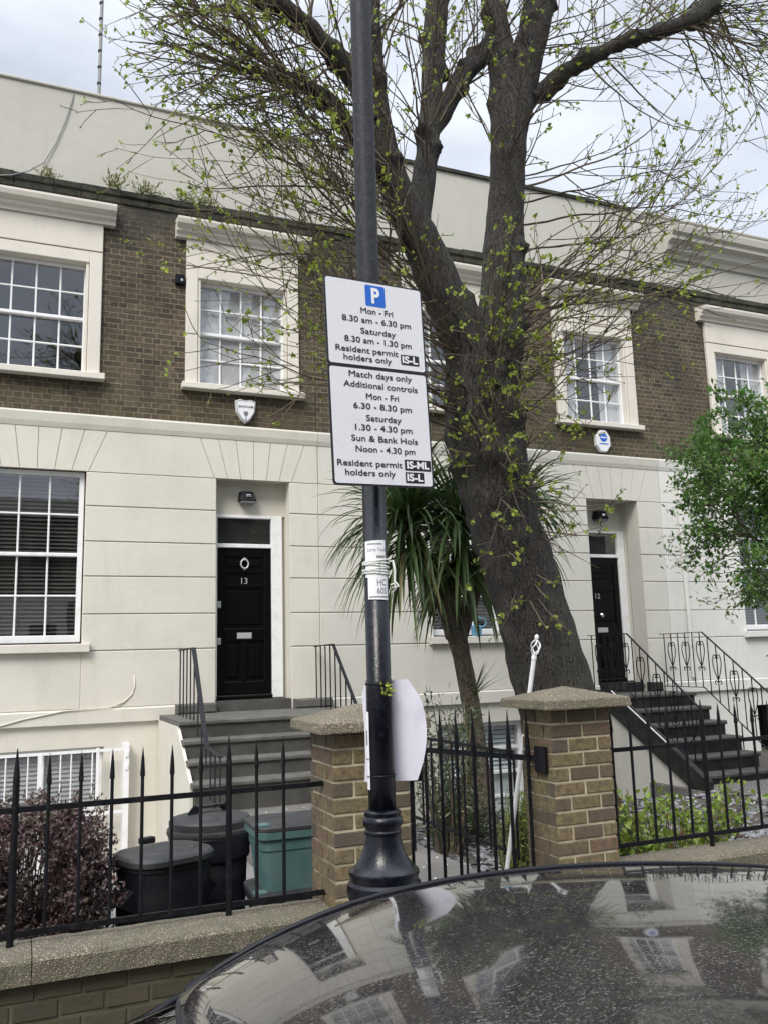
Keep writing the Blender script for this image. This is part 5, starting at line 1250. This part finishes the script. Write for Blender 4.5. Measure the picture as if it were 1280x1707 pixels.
def fan(name, a, b, dirv, spread, n, l0, l1, r0=.009, **k):
    for _ in range(n):
        p, r = along(name, a, b); d = (Vector(dirv).normalized() + rv(rr)*spread).normalized()
        shoot(p + d*r*.75, d, rr.uniform(l0, l1), r0*rr.uniform(.6, 1.25), **k)
# long shoots thrown out to the left, low over the brickwork and the small window
fan('left', .06, .34, (-1, -.35, .40), .22, 17, 2.2, 3.3, .010)
fan('trunk', .74, .97, (-1, -.40, .16), .24, 21, 1.7, 3.0, .009)
fan('left', .30, .62, (-1, -.25, .30), .28, 15, 1.7, 2.6, .009)
fan('left', .22, .62, (-1, -.2, .2), .40, 16, 1.4, 2.6, .006)
fan('trunk', .76, .98, (-1, -.35, .1), .34, 10, 1.2, 2.3, .006)
# from the knuckles of the two left limbs
fan('stub', .70, 1, (-1, -.1, .30), .36, 24, 1.2, 2.1, .009)
fan('stub', .55, 1, (-.8, -.15, -.35), .42, 10, .9, 1.5, .008)
fan('left2', .30, .72, (-.85, -.1, -.25), .45, 22, .9, 1.7, .008)
fan('left2', .30, .8, (-.25, 0, .9), .50, 14, .7, 1.4, .008)
# centre of the crown
fan('mid', .15, .85, (-.2, -.2, .45), .85, 34, .7, 1.8, .008)
fan('left', .55, .95, (-.2, -.2, .45), .90, 26, .7, 1.7, .008)
fan('cross', .1, .9, (-.1, -.3, .3), .9, 12, .5, 1.3, .007)
fan('right', .45, .92, (.15, -.3, .45), .85, 30, .7, 1.9, .008)
fan('right2', .2, .9, (.5, -.2, .45), .75, 28, .8, 2.0, .009)
# long risers to the right
fan('right', .02, .25, (1, -.30, .58), .26, 8, 2.2, 3.6, .010)
fan('right', .20, .50, (1, -.25, .46), .36, 11, 1.6, 3.0, .009)
fan('trunk', .70, .92, (1, -.30, .36), .36, 7, 1.4, 2.7, .009)
fan('rlimb', .25, 1, (.8, -.1, .1), .75, 36, .8, 2.1, .008)
fan('rlimb', .6, 1, (.8, -.1, -.45), .55, 20, .9, 1.9, .007)
fan('rlimb', .2, .9, (.1, -.1, .9), .55, 20, .8, 1.6, .007)
# brushy shoots round the burrs on the trunk
fan('trunk', .58, .96, (-.1, -1, -.05), .75, 60, .35, 1.1, .006, leafp=.34)
fan('trunk', .50, .72, (-.45, -.8, -.35), .6, 14, .3, .8, .005, leafp=.5, leafsize=.045)
fan('right', 0, .35, (.3, -.9, .1), .8, 30, .3, .95, .006, leafp=.6, leafsize=.052)
fan('trunk', .45, .66, (.5, -.7, .1), .7, 6, .3, .7, .005, leafp=.5, leafsize=.045)
tag_tw = tw.build('twigs', M['twig'], tree); lf.build('leaves', M['limeleaf'], tree)
print('lime', len(tw.f), len(lf.f))
t2 = copy_tree(tree); t2.location = (4.3, -9.0, .1); t2.rotation_euler = (0, 0, pi*.95); t2.scale = (1.5, 1.5, 1.5)
t2['label'] = 'bare street tree across the road, reflected in the left upstairs window'
# ---- palm
palm = thing('cordyline_palm', (4.38, 8.0, .0), 'tall palm with strappy dark leaves between the lamp post and the big tree', 'palm tree')
limb_mesh([(4.385, 8.0, -0.1, 0.17), (4.362, 8.0, 0.803, 0.122), (4.289, 8.0, 1.406, 0.115), (4.224, 8.0, 1.773, 0.112), (4.159, 8.0, 2.019, 0.13)], 20, .05, .10).build('trunk', M['palmbark'], palm, smooth=True)
HEADS = []
for L in ([(4.158, 8.0, 1.95, 0.115), (4.016, 7.95, 2.325, 0.095), (3.80, 7.9, 2.75, 0.085), (3.58, 7.85, 3.12, 0.08)], [(4.191, 8.0, 1.93, 0.112), (4.372, 8.0, 2.329, 0.094), (4.60, 8.05, 2.781, 0.09), (5.05, 8.1, 3.40, 0.08)], [(4.07, 7.97, 2.2, .09), (4.1, 7.75, 2.7, .08), (4.08, 7.6, 3.0, .07)]):
    limb_mesh(L, 14, .05, .1).build('limb', M['palmbark'], palm, smooth=True); HEADS.append(Vector(L[-1][:3]))
rr = random.Random(12); pl = MB()
def strap(o, d, L, w, droop, tint):
    pl.tint = tint; n = 7; p = Vector(o); d = Vector(d).normalized(); ring = []
    for i in range(n+1):
        u = i/n; wd = w*(1-u)**.6*(.55+.45*min(1, u*5)); s = d.cross(Vector((0,0,1))); s = s.normalized() if s.length > 1e-3 else Vector((1,0,0)); nn = s.cross(d)
        ring.append((p+s*wd/2, p-nn*wd*.18, p-s*wd/2)); p = p + d*L/n; d = (d + Vector((0,0,-droop*(.25+u)))).normalized()
    vs = [q for r3 in ring for q in r3]; fs = []
    for i in range(n):
        for k in range(2): fs.append((3*i+k, 3*i+k+1, 3*i+k+4, 3*i+k+3))
    pl.raw(vs, fs)
for hi, (hd_, n_, L0) in enumerate(((HEADS[0], 380, .96), (HEADS[1], 230, .78), (HEADS[2], 300, .96))):
    for k in range(n_):
        el = rr.uniform(-.75, 1.35); az = rr.uniform(0, 2*pi); d = Vector((cos(az)*cos(el), sin(az)*cos(el), sin(el)))
        old = el < -.2; o = hd_ + Vector((0, 0, -.25 if old else 0)) + d*.05 + Vector((0,0,rr.uniform(-.12, .1)))
        strap(o, d, L0*rr.uniform(.75, 1.15), rr.uniform(.044, .066), .19 + (.28 if old else .18)*rr.random() + (.20 if el < .3 else 0), rr.uniform(.65, 1) if (old and rr.random() < .25) else rr.uniform(0, .75))
pl.build('leaves', M['palmleaf'], palm)
pl = MB()
for k in range(14): strap((4.30, 7.92, 1.35), Vector((rr.uniform(-.2, .8), -.5, rr.uniform(.2, 1.2))), rr.uniform(.25, .5), .018, .05, rr.uniform(.3, 1))
pl.build('side_shoot', M['palmleaf'], palm)
# ---- broadleaf tree at right
gt_ = thing('leafy_tree', (7.7, 6.8, .1), 'leafy dark green tree reaching in from the right edge', 'tree')
rr = random.Random(31); limb_mesh([(7.76, 6.8, .0, .10), (7.75, 6.8, 1.0, .08), (7.72, 6.8, 1.9, .065), (7.68, 6.78, 2.7, .05), (7.62, 6.76, 3.5, .035), (7.62, 6.76, 4.3, .015)], 12, .08, .1).build('trunk', M['bark'], gt_, smooth=True)
br = MB(); lv = MB()
def gspray(o, d, L, r, lvl=0):
    d = Vector(d).normalized(); n = max(4, int(L/.09)); p = Vector(o); P = [p.copy()]; rs_ = [r]
    for i in range(n):
        u = (i+1)/n; d = (d + rv(rr)*.16 + Vector((0, 0, .05 if lvl == 0 else -.05))).normalized(); p = p + d*L/n; P.append(p.copy()); rs_.append(max(.002, r*(1-u*.9)))
        if lvl < 2 and u > .2 and rr.random() < .75: gspray(p, (d + rv(rr)*.95).normalized(), L*rr.uniform(.28, .5)*(1.15-u*.5), r*.55, lvl+1)
        if u > .25 or lvl > 0:
            for k in range(3 if lvl else 2):
                lv.tint = min(1, max(0, rr.gauss(.45, .22))); leafquad(lv, p + rv(rr)*.065, (d*.4+rv(rr)+Vector((0,0,-.2))).normalized(), (Vector((0,0,1))+rv(rr)*.7), rr.uniform(.045, .085), rr.uniform(.024, .040), .18)
    br.tint = .3; br.tube(P, rs_, 4, cap=False)
for k in range(46):
    z = rr.uniform(1.9, 4.2); a = rr.uniform(0, 2*pi); f_ = min(1, (z-1.6)/2.4); o = Vector((7.72-.1*f_, 6.8, z)); L = (1.12 - .5*abs(z-2.9)/1.3)*rr.uniform(.8, 1.2)
    gspray(o, (cos(a), sin(a)*.8, rr.uniform(-.05, .85)), L, .012)
for d, L, z in (((-1, -.1, .25), 1.75, 2.5), ((-1, -.2, .05), 1.6, 2.45), ((-1, .1, .5), 1.5, 2.9), ((-1, .0, .12), 1.7, 2.7), ((-1, -.3, .3), 1.5, 2.8), ((-1, -.1, .2), 1.6, 2.2), ((-.9, -.2, -.15), .95, 2.3), ((-.6, -.5, -.35), .8, 1.9), ((-.8, 0, .9), 1.1, 3.1)): gspray((7.68, 6.78, z), d, L*.97, .015)
br.build('branches', M['twig'], gt_); lv.build('leaves', M['greenleaf'], gt_)
# ---- shrubs
def shrub(name, label, cat, x0, x1, y0, y1, z0, z1, mleaf, seed, nst, nlf, ls, lw, jit=1.3, stems=True, top_wob=.1, shape='box'):
    t = thing(name, ((x0+x1)/2, (y0+y1)/2, z0), label, cat); r = random.Random(seed); lv = MB(); sm = MB()
    cx, cy = (x0+x1)/2, (y0+y1)/2
    ends = []
    for k in range(nst):
        ex, ey = r.uniform(x0, x1), r.uniform(y0, y1); u = r.random(); ez = z0 + (z1-z0)*(.35+.65*math.sqrt(u))
        if shape == 'dome':
            e = ((ex-cx)/((x1-x0)/2))**2 + ((ey-cy)/((y1-y0)/2))**2; ez = z0+(ez-z0)*max(.25, 1-.6*e)
        if shape == 'cone': ex = cx+(ex-cx)*(1-.65*(ez-z0)/(z1-z0)); ey = cy+(ey-cy)*(1-.65*(ez-z0)/(z1-z0))
        b = Vector((cx+(ex-cx)*.35, cy+(ey-cy)*.35, z0)); e = Vector((ex, ey, ez + noise.noise(Vector((ex*3, ey*3, 1)))*top_wob))
        m_ = b.lerp(e, .5) + rv(r)*.04; P = [b, b.lerp(m_, .5)+rv(r)*.02, m_, m_.lerp(e, .5)+rv(r)*.03, e]; sm.tint = r.random(); sm.tube(P, [.008, .007, .006, .004, .002], 4, cap=False); ends.append(P)
    for k in range(nlf):
        P = r.choice(ends); u = r.uniform(.9, 3.999) if r.random() < .8 else r.uniform(.2, 3.9); i = int(u); p = P[i].lerp(P[i+1], u-i); d = (P[i+1]-P[i]).normalized()
        lv.tint = min(1, max(0, r.gauss(.5, .24))); q = p + rv(r)*r.uniform(0, ls*jit); leafquad(lv, q, (d*.5+rv(r)).normalized(), rv(r), ls*r.uniform(.6, 1.25), lw*r.uniform(.7, 1.2), .2)
    sm.build('stems', M['twig'], t); lv.build('foliage', mleaf, t); return t
t = thing('purple_shrub', (0, 5.0, .10), 'dense purple leaved shrub behind the railing at the lower left', 'shrub'); r = random.Random(41); lv = MB(); sm = MB(); n_ = 0
while n_ < 430:
    p = Vector((r.uniform(-.75, .54), r.uniform(4.5, 5.55), r.uniform(.28, 1.04))); e = abs((p.x+.11)/.63)**3.2 + abs((p.y-5.02)/.52)**3 + abs((p.z-.58)/.47)**3.5
    if e > 1.0 or (e < .30 and r.random() < .7) or noise.noise(p*3.1) < -.22: continue
    n_ += 1; b_ = Vector((p.x*.45-.04, 5.0+(p.y-5)*.4, .1)); sm.tint = r.random()*.5; sm.tube([b_, b_.lerp(p, .4)+rv(r)*.04, b_.lerp(p, .75)+rv(r)*.03, p], [.007, .005, .004, .002], 4, cap=False)
    ct = r.gauss(0, .16) + .25*(p.z-.6)*-.4; rad0 = r.uniform(.055, .105)
    for k in range(95):
        lv.tint = min(1, max(0, .46 + ct + r.gauss(0, .2))); q = p + rv(r)*rad0*r.random()**.45; leafquad(lv, q, (rv(r)+Vector((0,0,.25))).normalized(), rv(r), r.uniform(.018, .034), r.uniform(.013, .022), .2)
for k in range(40):
    p = Vector((r.uniform(-.6, .5), r.uniform(4.6, 5.4), r.uniform(.90, 1.0))); d = (Vector((r.uniform(-.3, .3), r.uniform(-.3, .3), 1))).normalized(); L = r.uniform(.06, .15)
    sm.tube([p, p+d*L], [.003, .0015], 3, cap=False)
    for j in range(9): lv.tint = r.uniform(.35, .9); leafquad(lv, p+d*L*(j+1)/9, (d*.4+rv(r)).normalized(), rv(r), .026, .016, .2)
sm.build('stems', M['twig'], t); lv.build('foliage', M['purpleleaf'], t)
shrub('tall_shrub', 'slender dark leafy shrub behind the open gate', 'shrub', 3.10, 3.75, 6.5, 7.2, .10, 1.45, M['darkleaf'], 42, 34, 1500, .075, .017, shape='box', top_wob=.12)
shrub('ground_shrub', 'low grey green shrub at the foot of the palm trunk', 'shrub', 3.35, 4.25, 6.9, 7.7, .10, .62, M['darkleaf'], 45, 44, 1300, .06, .02, shape='dome')
shrub('feathery_shrub', 'feathery yellow green shrub behind the curtain pole', 'shrub', 2.93, 3.42, 5.0, 5.5, .10, .86, M['juniper'], 43, 90, 5600, .035, .009, shape='cone', top_wob=.06)
shrub('bright_shrub', 'bright green leafy plant behind the right railing beside the brick pillar', 'plant', 3.40, 4.72, 4.62, 5.15, .10, .80, M['brightleaf'], 44, 110, 3000, .055, .034, shape='box', top_wob=.16)
